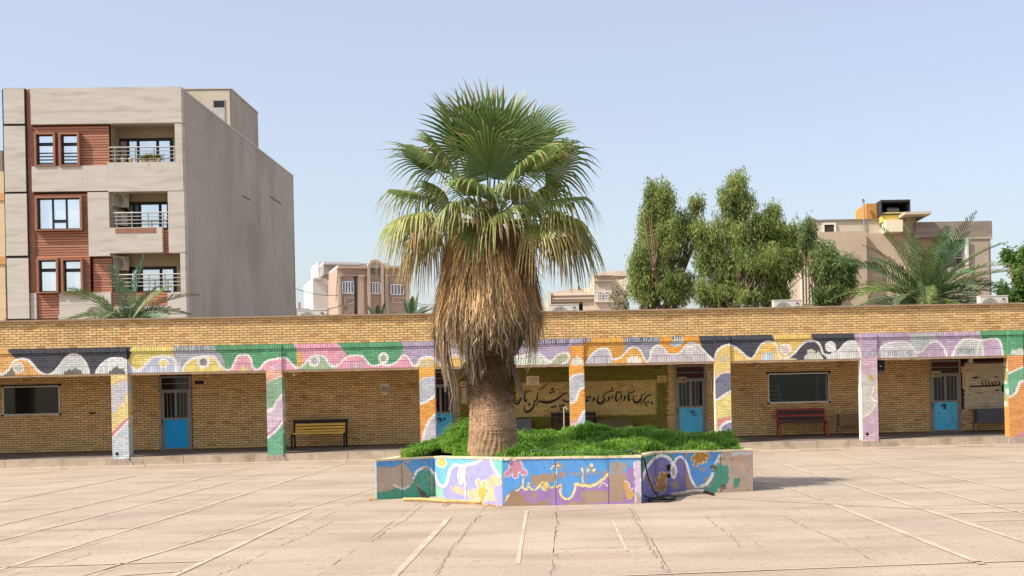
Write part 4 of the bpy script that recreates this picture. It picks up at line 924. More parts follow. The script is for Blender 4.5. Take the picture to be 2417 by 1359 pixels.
rim_mat = M('rim_stone', L(232, 214, 178, .85), .85, .14, 4, .1, 40, .2, 40, stain=.6, stain_col=L(190, 160, 124, .8), ss=6, sthr=.55)
for k in range(NP_):
    k2 = (k + 1) % NP_; nseg = max(1, int((Vector(PLAN[k]) - Vector(PLAN[k2])).length / .8))
    for q in range(nseg):
        t0, t1 = q / nseg + .003, (q + 1) / nseg - .003
        f = lambda P, t: (P[k][0] + (P[k2][0] - P[k][0]) * t, P[k][1] + (P[k2][1] - P[k][1]) * t)
        h = lambda t: HT[k] + (HT[k2] - HT[k]) * t
        a, b, c, d = f(OUTP, t0), f(OUTP, t1), f(INN, t1), f(INN, t0); dz = R.uniform(-.004, .004)
        if k == 2 and q == 0: a = f(OUTP, .1); d = f(INN, .06)       # the broken front corner
        MB().hexa([(*a, h(t0) - .034), (*b, h(t1) - .034), (*c, h(t1) - .034), (*d, h(t0) - .034), (*a, h(t0) + dz), (*b, h(t1) + dz), (*c, h(t1) + dz), (*d, h(t0) + dz)]).build('rim_stone', rim_mat, planter)
# rubble of the broken corner, as mortar lumps on the wall head
m = MB()
for q in range(26):
    t = R.random(); p = Vector(FL) + (Vector(FR) - Vector(FL)) * t * .14 + Vector((R.uniform(-.06, .02), R.uniform(.0, .16)))
    s = R.uniform(.015, .05); m.slab([(p.x + s * R.uniform(.6, 1.2) * math.cos(a), p.y + s * R.uniform(.6, 1.2) * math.sin(a)) for a in np.linspace(0, 6.28, 7)[:-1]], .72, .735 + R.uniform(.0, .035))
tag(m.build('broken_mortar', rim_mat, planter), kind='stuff')
soil = MB(); soil.slab(inset(PLAN, .12), .3, .672); soil.build('soil', M('garden_soil', L(96, 74, 52, .7), .95, .3, 4), planter)
# ------------------------------------------------------------------ ground cover in the planter
PALM = (-2.285, 22.35)
BUMPS = [(-2.95, 23.7, .6, .6, .29), (-3.5, 23.75, .5, .5, .06), (-2.7, 24.3, .7, .6, .34), (-1.35, 25.0, 1.2, .75, .27), (-.1, 24.8, .9, .6, .22), (-.6, 22.2, .9, .6, .15), (.3, 21.8, .5, .6, .12), (-1.55, 21.25, .3, .4, .1), (1.0, 24.0, 1.0, .7, .2), (2.1, 24.0, .7, .6, .13), (-3.1, 22.95, .3, .35, .1)]
def mound(x, y):
    h = np.full(np.shape(x), .70)
    for bx, by, rx, ry, k in BUMPS: h = h + k * np.exp(-((x - bx) / rx) ** 2 - ((y - by) / ry) ** 2)
    return h + .03 * np.sin(x * 7.1 + y * 3.3) + .03 * np.sin(y * 8.3 - x * 4.7) + .02 * np.sin(x * 15 + 1.7 * np.sin(y * 11))
def inside(poly, X, Y):
    ins = np.zeros(X.shape, bool)
    for a, b in zip(poly, poly[1:] + poly[:1]):
        c = (a[1] > Y) != (b[1] > Y); ins ^= c & (X < (b[0] - a[0]) * (Y - a[1]) / (b[1] - a[1] + 1e-12) + a[0])
    return ins
N = 80000
gx, gy = NR.uniform(-4.4, 3.3, N), NR.uniform(20.5, 27.2, N)
ok = inside(inset(PLAN, .13), gx, gy)
dpalm = np.hypot(gx - PALM[0], gy - PALM[1]); ok &= dpalm > .44
ok &= ~((gx > PALM[0] - .42) & (gx < PALM[0] + .5) & (gy < PALM[1] - .25) & (gy > 21.2) & (NR.random(N) < .93))     # bare in front of the trunk
ok &= ~((gx < -3.95) & (gy < 23.3)) ; ok &= ~((gx > 2.65) & (gy < 23.6)); ok &= (gy < 25.9) | (NR.random(N) < .3)
gx, gy = gx[ok], gy[ok]; n = len(gx); gz = mound(gx, gy)
Ln = NR.uniform(.08, .22, n) * (1 + .35 * np.sin(gx * 5 + gy * 2)); wd = NR.uniform(.006, .011, n)
ang = 2.2 * np.sin(gx * 2.3 + 1.3 * np.sin(gy * 2.9)) + 1.7 * np.sin(gy * 3.7 + gx) + NR.normal(0, .8, n)
ax, ay = np.cos(ang), np.sin(ang); lean = NR.uniform(.5, 1.3, n)
P0 = np.stack([gx, gy, gz - .06], 1); hd = np.stack([ax, ay, 0 * ax], 1); sd_ = np.stack([-ay, ax, 0 * ax], 1)
up = np.array([0, 0, 1.0])
P1 = P0 + hd * (Ln * lean * .3)[:, None] + up * (Ln * .6 + .03)[:, None]; P2 = P1 + hd * (Ln * lean * .65)[:, None] + up * (Ln * (.34 - lean * .42))[:, None]
V = np.stack([P0 - sd_ * wd[:, None], P0 + sd_ * wd[:, None], P1 - sd_ * wd[:, None] * .9, P1 + sd_ * wd[:, None] * .9, P2 - sd_ * wd[:, None] * .25, P2 + sd_ * wd[:, None] * .25], 1).reshape(-1, 3)
F = (np.array([[0, 1, 3, 2], [2, 3, 5, 4]])[None] + (np.arange(n) * 6)[:, None, None]).reshape(-1, 4)
tn = np.clip(.5 + .35 * np.sin(gx * 3.1 + gy * 4.2) * np.sin(gy * 2.2 - gx * 1.7) + NR.normal(0, .22, n), 0, 1)[:, None]
gc = np.array([[.11, .28, .03]]) * (1 - tn) + np.array([[.34, .56, .09]]) * tn
gc = np.where(NR.random((n, 1)) < .05 + .1 * (np.sin(gx * 2.7 + 1) * np.sin(gy * 3.1) > .55)[:, None], np.array([[.34, .33, .11]]), gc)
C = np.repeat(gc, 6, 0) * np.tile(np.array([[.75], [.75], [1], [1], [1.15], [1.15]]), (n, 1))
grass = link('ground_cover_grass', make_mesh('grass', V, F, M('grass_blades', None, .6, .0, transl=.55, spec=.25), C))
tag(grass, 'bright green feathery ground cover mounded inside the planter', 'grass', kind='stuff')
# turf under the blades, so no soil shines through
xs, ys = np.linspace(-4.5, 3.4, 90), np.linspace(20.4, 27.4, 80); XX, YY = np.meshgrid(xs, ys); ZZ = mound(XX, YY) - .055
ins = inside(inset(PLAN, .16), XX, YY) & (np.hypot(XX - PALM[0], YY - PALM[1]) > .2)
F = [(j * 90 + i, j * 90 + i + 1, (j + 1) * 90 + i + 1, (j + 1) * 90 + i) for j in range(79) for i in range(89) if ins[j, i] and ins[j, i + 1] and ins[j + 1, i] and ins[j + 1, i + 1]]
tag(link('planted_bed', make_mesh('planted_bed', np.stack([XX.ravel(), YY.ravel(), ZZ.ravel()], 1), F, M('matted_stems', L(112, 150, 54, .8), .95, .3, 9), smooth=True), planter), kind='stuff')

# ------------------------------------------------------------------ the fan palm
palm = thing('fan_palm', 'tall fan palm with thick skirt of dead fronds growing in the star planter', 'palm tree', (*PALM, .55))
prof = [(.50, -.1), (.455, .1), (.45, .22), (.435, .34), (.42, .5), (.40, .7), (.385, .95), (.37, 1.2), (.365, 1.5), (.38, 1.66), (.35, 1.8), (.31, 2.2), (.3, 3.0), (.29, 4.0), (.22, 4.35), (.1, 4.5)]
pz = np.array([p[1] for p in prof]); pr = np.array([p[0] for p in prof])
zz = np.linspace(-.1, 4.5, 240); V, C = [], []; nseg = 120
for z in zz:
    r0 = np.interp(z, pz, pr)
    for j in range(nseg):
        a = 2 * math.pi * j / nseg
        ring = .006 * math.sin(z * 130 + 3 * math.sin(a * 2 + z)) * (1 if z > .45 else .3) + .004 * max(0, math.sin(z * 46 + .9 * math.sin(3 * a) + .6 * math.sin(5 * a + z)))
        crack = .016 * abs(math.sin(a * 19 + 2.2 * math.sin(z * 5 + a * 3))) * (1.2 if z < .6 else .55)
        r = r0 + ring - crack + R.uniform(-.004, .004) + (.03 * abs(math.sin(a * 8 + z * 9)) if 1.45 < z < 1.9 else 0)
        V.append((r * math.cos(a) - .03 * (z / 2 if z < 2 else 1), r * math.sin(a), z))
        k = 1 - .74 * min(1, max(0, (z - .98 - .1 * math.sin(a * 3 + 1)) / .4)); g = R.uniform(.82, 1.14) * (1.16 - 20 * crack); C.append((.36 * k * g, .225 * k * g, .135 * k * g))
F = [(i * nseg + j, i * nseg + (j + 1) % nseg, (i + 1) * nseg + (j + 1) % nseg, (i + 1) * nseg + j) for i in range(len(zz) - 1) for j in range(nseg)]
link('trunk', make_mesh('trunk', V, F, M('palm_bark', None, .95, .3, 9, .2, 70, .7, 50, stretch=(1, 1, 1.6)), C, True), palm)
# loose fibres on the upper trunk
V, F, C = [], [], []
for q in range(4200):
    a, z = R.uniform(0, 6.283), 1.0 + R.random() ** .7 * .95; r = np.interp(z, pz, pr) + .012
    da, dz, l = R.uniform(-.9, .9), R.uniform(-.6, .35), R.uniform(.06, .2); k = len(V)
    for t in (0, .5, 1):
        aa = a + da * l * t * 2.2; rr_ = r + .05 * t * t * R.uniform(.3, 1.4); p = Vector((rr_ * math.cos(aa) - .03, rr_ * math.sin(aa), z + dz * l * t)); wv = .004 * (1 - .7 * t)
        V += [(p.x, p.y, p.z - wv), (p.x, p.y, p.z + wv)]
    F += [(k, k + 1, k + 3, k + 2), (k + 2, k + 3, k + 5, k + 4)]; g = R.uniform(.5, 1.2); C += [(.17 * g, .105 * g, .06 * g)] * 6
tag(link('trunk_fibre', make_mesh('trunk_fibre', V, F, M('dry_fibre', None, .9, 0, transl=.15), C), palm), kind='stuff')
SKZ = np.array([1.2, 1.6, 1.9, 2.3, 2.85, 3.3, 3.6, 3.9, 4.2]); SKR = np.array([.66, .76, .84, .87, .79, .73, .66, .56, .40])     # radius of the skirt over height
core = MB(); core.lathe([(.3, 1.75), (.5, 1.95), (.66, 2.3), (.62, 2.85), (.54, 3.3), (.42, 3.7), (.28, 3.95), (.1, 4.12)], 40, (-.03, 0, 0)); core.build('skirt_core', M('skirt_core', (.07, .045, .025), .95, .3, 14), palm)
dry_m = M('dead_frond', None, .9, .12, 14, transl=.2)
def dead_frond(az, ztop, reach, ns, wide):
    V, F, C = [], [], []
    gold = min(1, max(0, (ztop - 2.3) / 1.6 * .5 + R.uniform(0, .75))); bl = R.uniform(-.06, .07); tone = R.choice((.4, .65, .85, 1.0, 1.25)); b0 = (np.array((.37, .25, .115)) * (.4 + .6 * gold) + np.array((.25, .19, .13)) * (.6 - .6 * gold)) * 1.85
    for q in range(ns):
        a0 = az + R.gauss(0, wide); zs = ztop + R.uniform(-.18, .15); l = reach * R.uniform(.35, 1.1); k = len(V)
        wv = R.uniform(.004, .0095); lay = R.uniform(-.05, .05); ph = R.uniform(0, 6); amp = R.uniform(.004, .03); g = R.uniform(.4, 1.45) * tone; tw = R.uniform(-1.4, 1.4); kink = R.uniform(.05, .16) if R.random() < .16 else 0
        if q < 2: wv, g = .018, 1.5 * tone                     # the stalk of the dead leaf
        for t in np.linspace(0, 1, 7):
            z = zs - l * t; a = a0 + R.uniform(-.012, .012) + amp * math.sin(ph + t * 7) + .03 * tw * t
            r = np.interp(z, SKZ, SKR) + lay + bl * (.4 + .8 * t) + .03 * t * t * R.uniform(-.3, 1) + kink * t * t
            p = Vector((r * math.cos(a) - .03, r * math.sin(a), z)); s = Vector((-math.sin(a) * math.cos(tw) + math.cos(a) * math.sin(tw), math.cos(a) * math.cos(tw) + math.sin(a) * math.sin(tw), 0)) * wv * (1.15 - .8 * t)
            V += [p - s, p + s]; d = g * (1 - .25 * t); grey = min(1, max(0, (2.7 - z) / 1.0)) * .75
            c = b0 * (1 - grey) + np.array((.44, .35, .26)) * grey; C += [tuple(c * d)] * 2
        F += [(k + 2 * i, k + 2 * i + 1, k + 2 * i + 3, k + 2 * i + 2) for i in range(6)]
    link('dead_frond', make_mesh('dead_frond', V, F, dry_m, C), palm)
for q in range(120):
    f = q / 119; az = q * 2.39996; zt = 4.12 - 1.8 * f + R.uniform(-.12, .12); reach = R.uniform(.75, 1.05)
    if zt - reach < 2.32: reach = zt - 2.32 - R.uniform(-.3, .08)
    dead_frond(az + R.uniform(-.1, .1), zt, max(.35, reach * R.uniform(.75, 1.0)), 68, R.uniform(.07, .17))
for az, zt, rc in ((3.6, 2.5, 1.15), (3.75, 2.35, 1.25), (3.45, 2.3, .9), (4.45, 2.4, .85), (4.5, 2.2, .78), (4.2, 2.4, .72), (5.2, 2.3, .7), (5.7, 2.4, .75), (3.2, 2.4, .8)): dead_frond(az, zt, rc, 60, .1)
# boots: dry curled leaf bases under the skirt
boot_m = M('leaf_base', None, .7, .15, 10, transl=.1)
for az, z, l, dr, up_ in ((4.15, 1.72, .3, .5, -.9), (4.5, 1.74, .3, .35, -.8), (5.55, 1.98, .36, .75, -.12), (5.9, 1.8, .6, .3, -1.0), (3.75, 1.66, .26, .6, -.4), (5.15, 1.9, .3, .4, .1), (3.3, 1.8, .35, .5, -.7), (6.2, 1.75, .5, .28, -1.0)):
    V, F, C = [], [], []; o = Vector((math.cos(az), math.sin(az), 0)); s = Vector((-o.y, o.x, 0)); base = o * (np.interp(z, pz, pr) - .02) + Vector((-.03, 0, z))
    for i in range(9):
        t = i / 8; w = .075 * math.sin(math.pi * min(1, .25 + t * .75)) + .004; p = base + o * dr * l * t * (1 + .3 * t) + Vector((0, 0, up_ * l * t - .08 * t * t))
        for j in range(5):
            v = (j - 2) / 2; V.append(p + s * w * v + o * (.05 * v * v) + Vector((0, 0, .04 * v * v))); g = 1 - .5 * abs(v) * (1 - t); C.append((.25 * g, .19 * g, .13 * g))
    F = [(i * 5 + j, i * 5 + j + 1, i * 5 + j + 6, i * 5 + j + 5) for i in range(8) for j in range(4)]
    link('leaf_base', make_mesh('leaf_base', V, F, boot_m, C, True), palm)
leaf_m = M('fan_leaf', None, .42, .08, 8, transl=.26, spec=.4)
def fan_leaf(az, el, pl, rad, ci, ct, droop, roll, nseg=40, spread=1.85, dry=0.0):
    V, F, C = [], [], []
    o = Vector((math.cos(az), math.sin(az), 0)); d0 = (o * math.cos(el) + Vector((0, 0, math.sin(el)))).normalized()
    base = Vector((0, 0, 4.16)) + o * .12; sag = .10 * pl * math.cos(el)
    pts = [base + d0 * pl * t - Vector((0, 0, sag * t * t)) for t in (0, .25, .5, .75, 1)]
    hub = pts[-1]; d = (pts[-1] - pts[-2]).normalized()
    d = (d - Vector((0, 0, .18 * math.cos(el)))).normalized()
    s = d.cross(Vector((0, 0, 1)));  s = s.normalized() if s.length > .05 else Vector((-o.y, o.x, 0)); nr = s.cross(d)
    s, nr = s * math.cos(roll) + nr * math.sin(roll), nr * math.cos(roll) - s * math.sin(roll)
    mb = MB(); mb.cur = tuple(ci * .9 + np.array((.05, .04, .0))); mb.tube(pts, [.026, .02, .016, .013, .012], 5)
    V, F, C = mb.v, mb.f, mb.c
    dphi = 2 * spread / nseg
    for i in range(nseg):
        ph = -spread + (i + .5) * dphi; side = abs(ph) / spread; rr_ = rad * (1.04 - .36 * side ** 2) * R.uniform(.93, 1.05); r1 = rr_ * (.57 - .14 * side)
        hang = droop * R.uniform(.55, 1.5); k = len(V); tipdry = R.random() < .35 + dry; spl = R.uniform(-.05, .05); shade = R.uniform(.8, 1.2)
        for q, fr in enumerate((.03, .2, .42, .58, .72, .86, 1.0)):
            r = fr * rr_; past = max(0, (r - r1) / (rr_ - r1 + 1e-6)); w = (dphi * .5 * r if r <= r1 else dphi * .5 * r1 * (1 - past) ** .8 * .9 + .0015)
            pa = ph + spl * past
            u = d * math.cos(pa) + s * math.sin(pa); lat = s * math.cos(pa) - d * math.sin(pa)
            p = hub + u * r - nr * (.16 * rad * (r / rad) ** 2) + nr * .10 * rad * math.cos(ph) * (r / rad) - Vector((0, 0, 1)) * (hang * rad * (past ** 1.6) * .52)
            pull = 1 - .16 * past * hang
            p = hub + (p - hub) * pull
            fold = .42 * w * (1 - .3 * past)
            V += [p - lat * w - nr * fold, p + nr * fold, p + lat * w - nr * fold]
            c = ci * (1 - fr) + (ci * .55 + ct * .45) * fr if fr < .8 else (ct if not tipdry else np.array((.42, .30, .15)))
            if dry > .3 and fr > .5: c = c * .4 + np.array((.40, .27, .11)) * .6
            C += [tuple(np.asarray(c) * shade * .92), tuple(np.asarray(c) * shade * 1.05), tuple(np.asarray(c) * shade * .92)]
        for q in range(6):
            a = k + 3 * q; F += [(a, a + 1, a + 4, a + 3), (a + 1, a + 2, a + 5, a + 4)]
    link('fan_leaf', make_mesh('fan_leaf', V, F, leaf_m, C), palm)
G1, G2, Y1, T1 = np.array((.115, .19, .05)), np.array((.22, .30, .075)), np.array((.36, .36, .08)), np.array((.46, .36, .16))
R.seed(29)
CROWN = ((175, 70, 1.1, 1.15, 0, .2), (100, 82, 1.15, 1.15, 0, .1), (58, 78, 1.15, 1.15, 0, .12), (8, 67, 1.12, 1.15, 0, .25), (-60, 74, 1.0, 1.1, 0, .2), (-122, 76, 1.0, 1.1, 0, .2), (145, 74, 1.1, 1.1, 0, .2), (30, 60, 1.05, 1.1, 0, .3),
         (165, 50, 1.08, 1.1, 0, .5), (15, 44, 1.08, 1.15, 0, .7), (-38, 50, .9, 1.05, .05, .5), (-142, 52, .92, 1.05, .05, .5), (90, 52, 1.0, 1.1, 0, .3), (-95, 38, .66, 1.0, .08, .6),
         (184, 25, 1.08, 1.05, .15, 1.0), (-5, 25, 1.0, 1.05, .2, 1.0), (140, 30, 1.0, 1.05, .1, .7), (42, 28, 1.0, 1.05, .1, .7), (172, 9, 1.12, 1.05, .45, 1.2), (200, 3, .98, 1.0, .6, 1.3), (-152, -6, .82, .95, .8, 1.4), (158, -8, .98, .95, .7, 1.4),
         (-12, 1, 1.02, 1.1, .45, 1.2), (10, -6, 1.08, 1.05, .35, 1.2), (-32, -5, .86, 1.0, .65, 1.4), (28, 0, 1.0, 1.0, .5, 1.1), (-72, 12, .56, .85, .45, 1.4), (-100, -24, .34, .72, .15, .7), (120, 5, .9, 1.0, .4, 1.0), (65, 5, .9, 1.0, .4, 1.0), (-120, 16, .6, .9, .35, 1.3))
for az, el, pl, rad, yl, dr in CROWN + ((-80, 60, .75, 1.05, .0, .4), (-105, 20, .5, .85, .3, 1.0), (-55, 26, .62, .95, .25, .9)):
    if el > 40: pl, rad = pl * 1.17, rad * 1.06
    k = R.uniform(.85, 1.4); ci = (G1 * .85 * (1 - yl) + Y1 * .8 * yl) * k; ct = (G2 * (1 - yl) + T1 * yl) * k
    fan_leaf(math.radians(az + R.uniform(-5, 5)), math.radians(el + R.uniform(-4, 4)), pl, rad, ci, ct, dr, R.uniform(-.7, .7), dry=.45 if yl > .6 else .05)
# ------------------------------------------------------------------ buildings behind the school
stone_m = M('travertine', L(218, 210, 197, .76), .75, .07, 1.2, .05, 24, stretch=(.5, .5, 4), stain=.55, stain_col=L(190, 180, 164, .74), ss=1.6, sthr=.52, sstretch=(.4, .4, 2.2), objvar=.02)
wood_m = M('wood_slat', None, .65, .14, 3, .1, 30, stretch=(.6, .6, 8)); conc_m = M('grey_render', L(183, 176, 164, .9), .95, .1, .25, .07, 12, .2, 30, stain=.45, stain_col=L(162, 152, 138, .85), ss=.5, sthr=.47, sstretch=(.9, .9, .3), speck=.2, sps=3)
plas_m = M('cream_render', L(216, 203, 182, .74), .9, .08, .8); black_f = M('black_frame', L(52, 44, 44, .9), .5, .1, 5); skyglass = M('reflecting_glass', L(222, 232, 238, .95), .06, .1, .6, metal=.8, spec=.5); groove_m = M('dark_groove', (.03, .03, .04), .8, 0); steel_m = M('rail_steel', L(170, 166, 160, .9), .4, 0, metal=.5)
red_m = M('red_brown_trim', L(172, 122, 98, .75), .7, .12, 3)
AF = Frame(-21.4, 64.0, .04)
apt = thing('apartment_building', 'four storey apartment block with pale stone and red brown slats, balconies and bare grey flank', 'building', (AF.o[0], AF.o[1], 0), .04)
def ab(name, l, t_, r_, b_, t0, t1, mat, parent=apt, fr=AF, tref=None):
    s0, s1, z0, z1 = fr.rect(l, t_, r_, b_, t0 if tref is None else tref)
    return MB().box(s0, s1, t0, t1, z0, z1).build(name, mat, parent)
DEP = 25.5; sR = 0.0; sL = AF.px(8, 480)[0]; ZT = AF.rect(8, 206, 428, 291)[3]
def stone(l, t_, r_, b_, t0=0.0, t1=.5, cut=None):
    """stone cladding, laid as separate panels"""
    s0, s1, z0, z1 = AF.rect(l, t_, r_, b_, 0)
    nx, nz = max(1, round((s1 - s0) / 1.25)), max(1, round((z1 - z0) / .62))
    for i in range(nx):
        for j in range(nz):
            a, b = s0 + (s1 - s0) * i / nx, s0 + (s1 - s0) * (i + 1) / nx; c, d = z0 + (z1 - z0) * j / nz, z0 + (z1 - z0) * (j + 1) / nz
            MB().box(a + .0012, b - .0012, t0 + R.uniform(-.002, .002), t1, c + .0012, d - .0012).build('stone_panel', stone_m, apt)
def slats(l, t_, r_, b_, t0=.22, holes=(), pitch=.13):
    s0, s1, z0, z1 = AF.rect(l, t_, r_, b_, 0); z0_, n = z0, int((z1 - z0) / pitch)
    MB().box(s0, s1, t0 + .04, t0 + .3, z0, z1).build('slat_backing', M('slat_backing', L(96, 56, 42, .7), .9), apt)
    hh = [AF.rect(*h, 0) for h in holes]
    for k in range(n):
        a, b = z0 + k * pitch + .012, z0 + (k + 1) * pitch - .014
        spans = [(s0, s1)]
        for h in hh:
            if a < h[3] and b > h[2]:
                spans = [q for s in spans for q in ((s[0], min(s[1], h[0])), (max(s[0], h[1]), s[1])) if q[1] - q[0] > .02]
        g = R.uniform(.82, 1.12); c = tuple(lin((190, 132, 104)) * .85 * g)
        for s in spans: m = MB(); m.cur = c; m.box(s[0], s[1], t0 + R.uniform(-.01, .01), t0 + .06, a, b); m.build('slat', wood_m, apt, colors=True)
# carcass: flank, back, roof, inner wall
m = MB(); m.box(-.35, sR, .5, DEP, 0, ZT - .15); m.build('flank_wall', conc_m, apt)
MB().box(sL, sL + .3, .5, DEP, 0, ZT).build('side_wall', conc_m, apt); MB().box(sL, sR, DEP - .3, DEP - .01, 0, ZT - .2).build('rear_wall', conc_m, apt)
MB().box(sL + .3, -.35, 2.3, DEP - .3, ZT - 1.1, ZT - .9).build('roof', M('roof_felt', L(170, 160, 146, .6), .95), apt)
m = MB(); m.box(-.38, .03, .45, DEP + .02, ZT - .15, ZT - .06); m.build('flank_coping', M('metal_coping', L(206, 202, 196, .8), .5), apt)
# lined seams and scars on the flank
for d0, d1, z in ((11.5, 13.3, 13.6), (18.5, 21.6, 14.6), (12.2, 14.4, 5.9), (14.9, 19.4, 5.5), (2, 25, 3.1)):
    m = MB(); m.box(.0, .012, d0, d1, z, z + .07); m.build('flank_seam', M('seam', L(110, 100, 92, .6), .95), apt)
# penthouse set back on the roof
d0, d1 = 9.4, 15.7; zp = 19.25
MB().box(-4.6, -.002, d0, d1, ZT - 1.0, zp).build('penthouse', conc_m, apt); MB().box(-4.6, -.05, d0 - .06, d0 - .004, ZT - 1.0, zp - .05).build('penthouse_front', plas_m, apt)
MB().box(-4.65, .05, d0 - .1, d1, zp, zp + .07).build('penthouse_coping', M('metal_coping', L(206, 202, 196, .8), .5), apt)
s0, s1, z0, z1 = AF.rect(502, 235, 532, 292, d0 - .1)
w = link('window', None, apt); MB().box(s0, s1, d0 - .09, d0 - .065, z0, z1).build('recess', M('window_recess', L(206, 190, 168, .7), .9), w); MB().box(s0 + .06, s1 - .05, d0 - .1, d0 - .088, z1 - .42, z1 - .06).build('pane', dark_m, w); MB().box(s0 + .06, s1 - .05, d0 - .1, d0 - .088, z0, z1 - .46).build('pane', M('frosted_pane', L(196, 192, 190, .8), .6), w)
# facade
for q in ((8, 207, 57, 291.5), (10, 297, 60, 452), (13, 457, 64, 603), (17, 609, 68, 752)): stone(*q)
s0, s1, z0, z1 = AF.rect(9, 207, 64, 752, 0); MB().box(s0, s1 + .0, .06, .5, 0, ZT - .02).build('groove_backing', groove_m, apt)
s0, s1, z0, z1 = AF.rect(61, 207, 73, 752, 0); MB().box(s0, s1 + .1, .16, .5, 0, ZT - .01).build('brown_strip', red_m, apt)
stone(72, 206, 428, 291); stone(75, 391, 254, 451); stone(254, 382, 432, 451); stone(413, 291, 430, 382, .0); stone(208, 453, 258, 604); stone(258, 536, 383, 596); stone(397, 451, 436, 596); stone(426, 597, 438, 690); stone(396, 690, 440, 738); stone(210, 690, 262, 738); stone(138, 690, 212, 750, .1); stone(69, 691, 84, 752, .1); stone(262, 722, 398, 738); 
ab('base_band', 138, 740, 440, 752, .02, .5, stone_m); ab('lower_wall', 66, 752, 442, 930, .1, .5, plas_m)
W3 = [(86, 317, 126, 389), (144, 317, 183, 389)]; W2_ = [(88, 467, 189, 541)]; W1_ = [(92, 614, 133, 689), (150, 614, 191, 689)]
slats(72, 292, 254, 391, .2, W3); slats(66, 453, 208, 690, .2, W2_ + W1_); slats(84, 690, 138, 751, .2); slats(215, 605, 259, 690, .3); slats(383, 536, 397, 597, .25); slats(262, 686, 397, 721, .12)
ab('red_trim', 272, 538, 368, 550, -.012, .1, red_m)
def apt_window(rc, kind):
    s0, s1, z0, z1 = AF.rect(*rc, 0); w = link('window', None, apt); m = MB(); f = .1
    m.box(s0 - f, s0, -.06, .3, z0 - f * .6, z1 + f); m.box(s1, s1 + f, -.06, .3, z0 - f * .6, z1 + f); m.box(s0, s1, -.06, .3, z1, z1 + f); m.box(s0, s1, -.06, .3, z0 - f * .6, z0); m.build('surround', red_m, w)
    m = MB(); g = .06; m.box(s0, s0 + g, .14, .2, z0, z1); m.box(s1 - g, s1, .14, .2, z0, z1); m.box(s0 + g, s1 - g, .14, .2, z1 - g, z1); m.box(s0 + g, s1 - g, .14, .2, z0, z0 + g)
    W, H = s1 - s0, z1 - z0
    if kind == 3:
        for x in (.34, .66): m.box(s0 + W * x - .04, s0 + W * x + .04, .13, .2, z0 + g, z1 - g)
        m.box(s0 + W * .34 + .04, s0 + W * .66 - .04, .13, .2, z0 + H * .24, z0 + H * .3)
        cells = [(.0, .34, 0, 1), (.34, .66, 0, .24), (.34, .66, .3, 1), (.66, 1, 0, 1)]
    else:
        m.box(s0 + g, s1 - g, .13, .2, z0 + H * .66, z0 + H * .73); cells = [(0, 1, 0, .66), (0, 1, .73, 1)]
        if kind == 2:
            for k in range(4): m.box(s0 + g, s1 - g, .09, .13, z0 + H * (.06 + k * .11), z0 + H * (.085 + k * .11))
    m.build('frame', black_f, w)
    for a, b, c, d in cells: MB().box(s0 + W * a + .03, s0 + W * b - .03, .17, .19, z0 + H * c + .03, z0 + H * d - .03).build('pane', skyglass, w)
for q in W3: apt_window(q, 2)
apt_window(W2_[0], 3)
for q in W1_: apt_window(q, 1)
bal_m = M('balcony_render', L(214, 198, 168, .72), .9, .06, 2)
def balcony(l, t_, r_, b_, panes, fr_top, rail_t, posts):
    s0, s1, z0, z1 = AF.rect(l, t_, r_, b_, 0); DP = 1.7
    b = link('balcony', None, apt)
    m = MB(); m.box(s0 - .3, min(s1 + .4, -.345), DP, DP + .15, z0 - .3, z1 + .6); m.box(s0 - .3, s0 - .02, .52, DP, z0 - .3, z1 + .4); m.box(s1 + .04, max(s1 + .08, min(s1 + .4, -.345)), .52, DP, z0 - .3, z1 + .4); m.build('inner_wall', bal_m, b)
    MB().box(s0 - .02, s1 + .04, .5, DP, z1 + .1, z1 + .3).build('balcony_ceiling', bal_m, b); MB().box(s0 - .02, s1 + .04, .5, DP, z0 - .25, z0 - .1).build('balcony_floor', bal_m, b)
    a0, _, _, a3 = AF.rect(panes[0], fr_top, panes[-1], b_, DP - .05); a1 = AF.rect(panes[0], fr_top, panes[-1], b_, DP - .05)[1]
    MB().box(a0 - .08, a1 + .08, DP - .05, DP - .002, z0 - .1, a3).build('door_frame', black_f, b)
    for p, q in zip(panes[:-1], panes[1:]):
        c0, c1, _, _ = AF.rect(p, fr_top, q, b_, DP - .05); MB().box(c0 + .09, c1 - .06, DP - .07, DP - .052, z0 - .05, a3 - .16).build('pane', skyglass if (q - p) > 14 else dark_m, b)
    zr = AF.rect(l, rail_t, r_, b_, 0)[3]; m = MB(); m.tube([(s0, .12, zr), (s1, .12, zr)], .035, 6)
    for k in (1, 2, 3): m.tube([(s0, .12, z0 + (zr - z0) * k / 4), (s1, .12, z0 + (zr - z0) * k / 4)], .02, 5)
    for x in posts: sx = AF.px(x, b_, 0)[0]; m.tube([(sx, .12, z0), (sx, .12, zr)], .028, 6)
    m.build('railing', steel_m, b); return s0, s1, z0, z1
B3 = balcony(255, 291, 413, 382, (281, 302, 326, 372, 404), 326, 346, (270, 318, 362, 410))
B2b = balcony(260, 452, 396, 535, (298, 316, 330, 378, 397), 476, 501, (274, 310, 348, 384))
B1b = balcony(262, 597, 424, 683, (308, 326, 334, 380, 412), 629, 647, (277, 318, 350, 388))
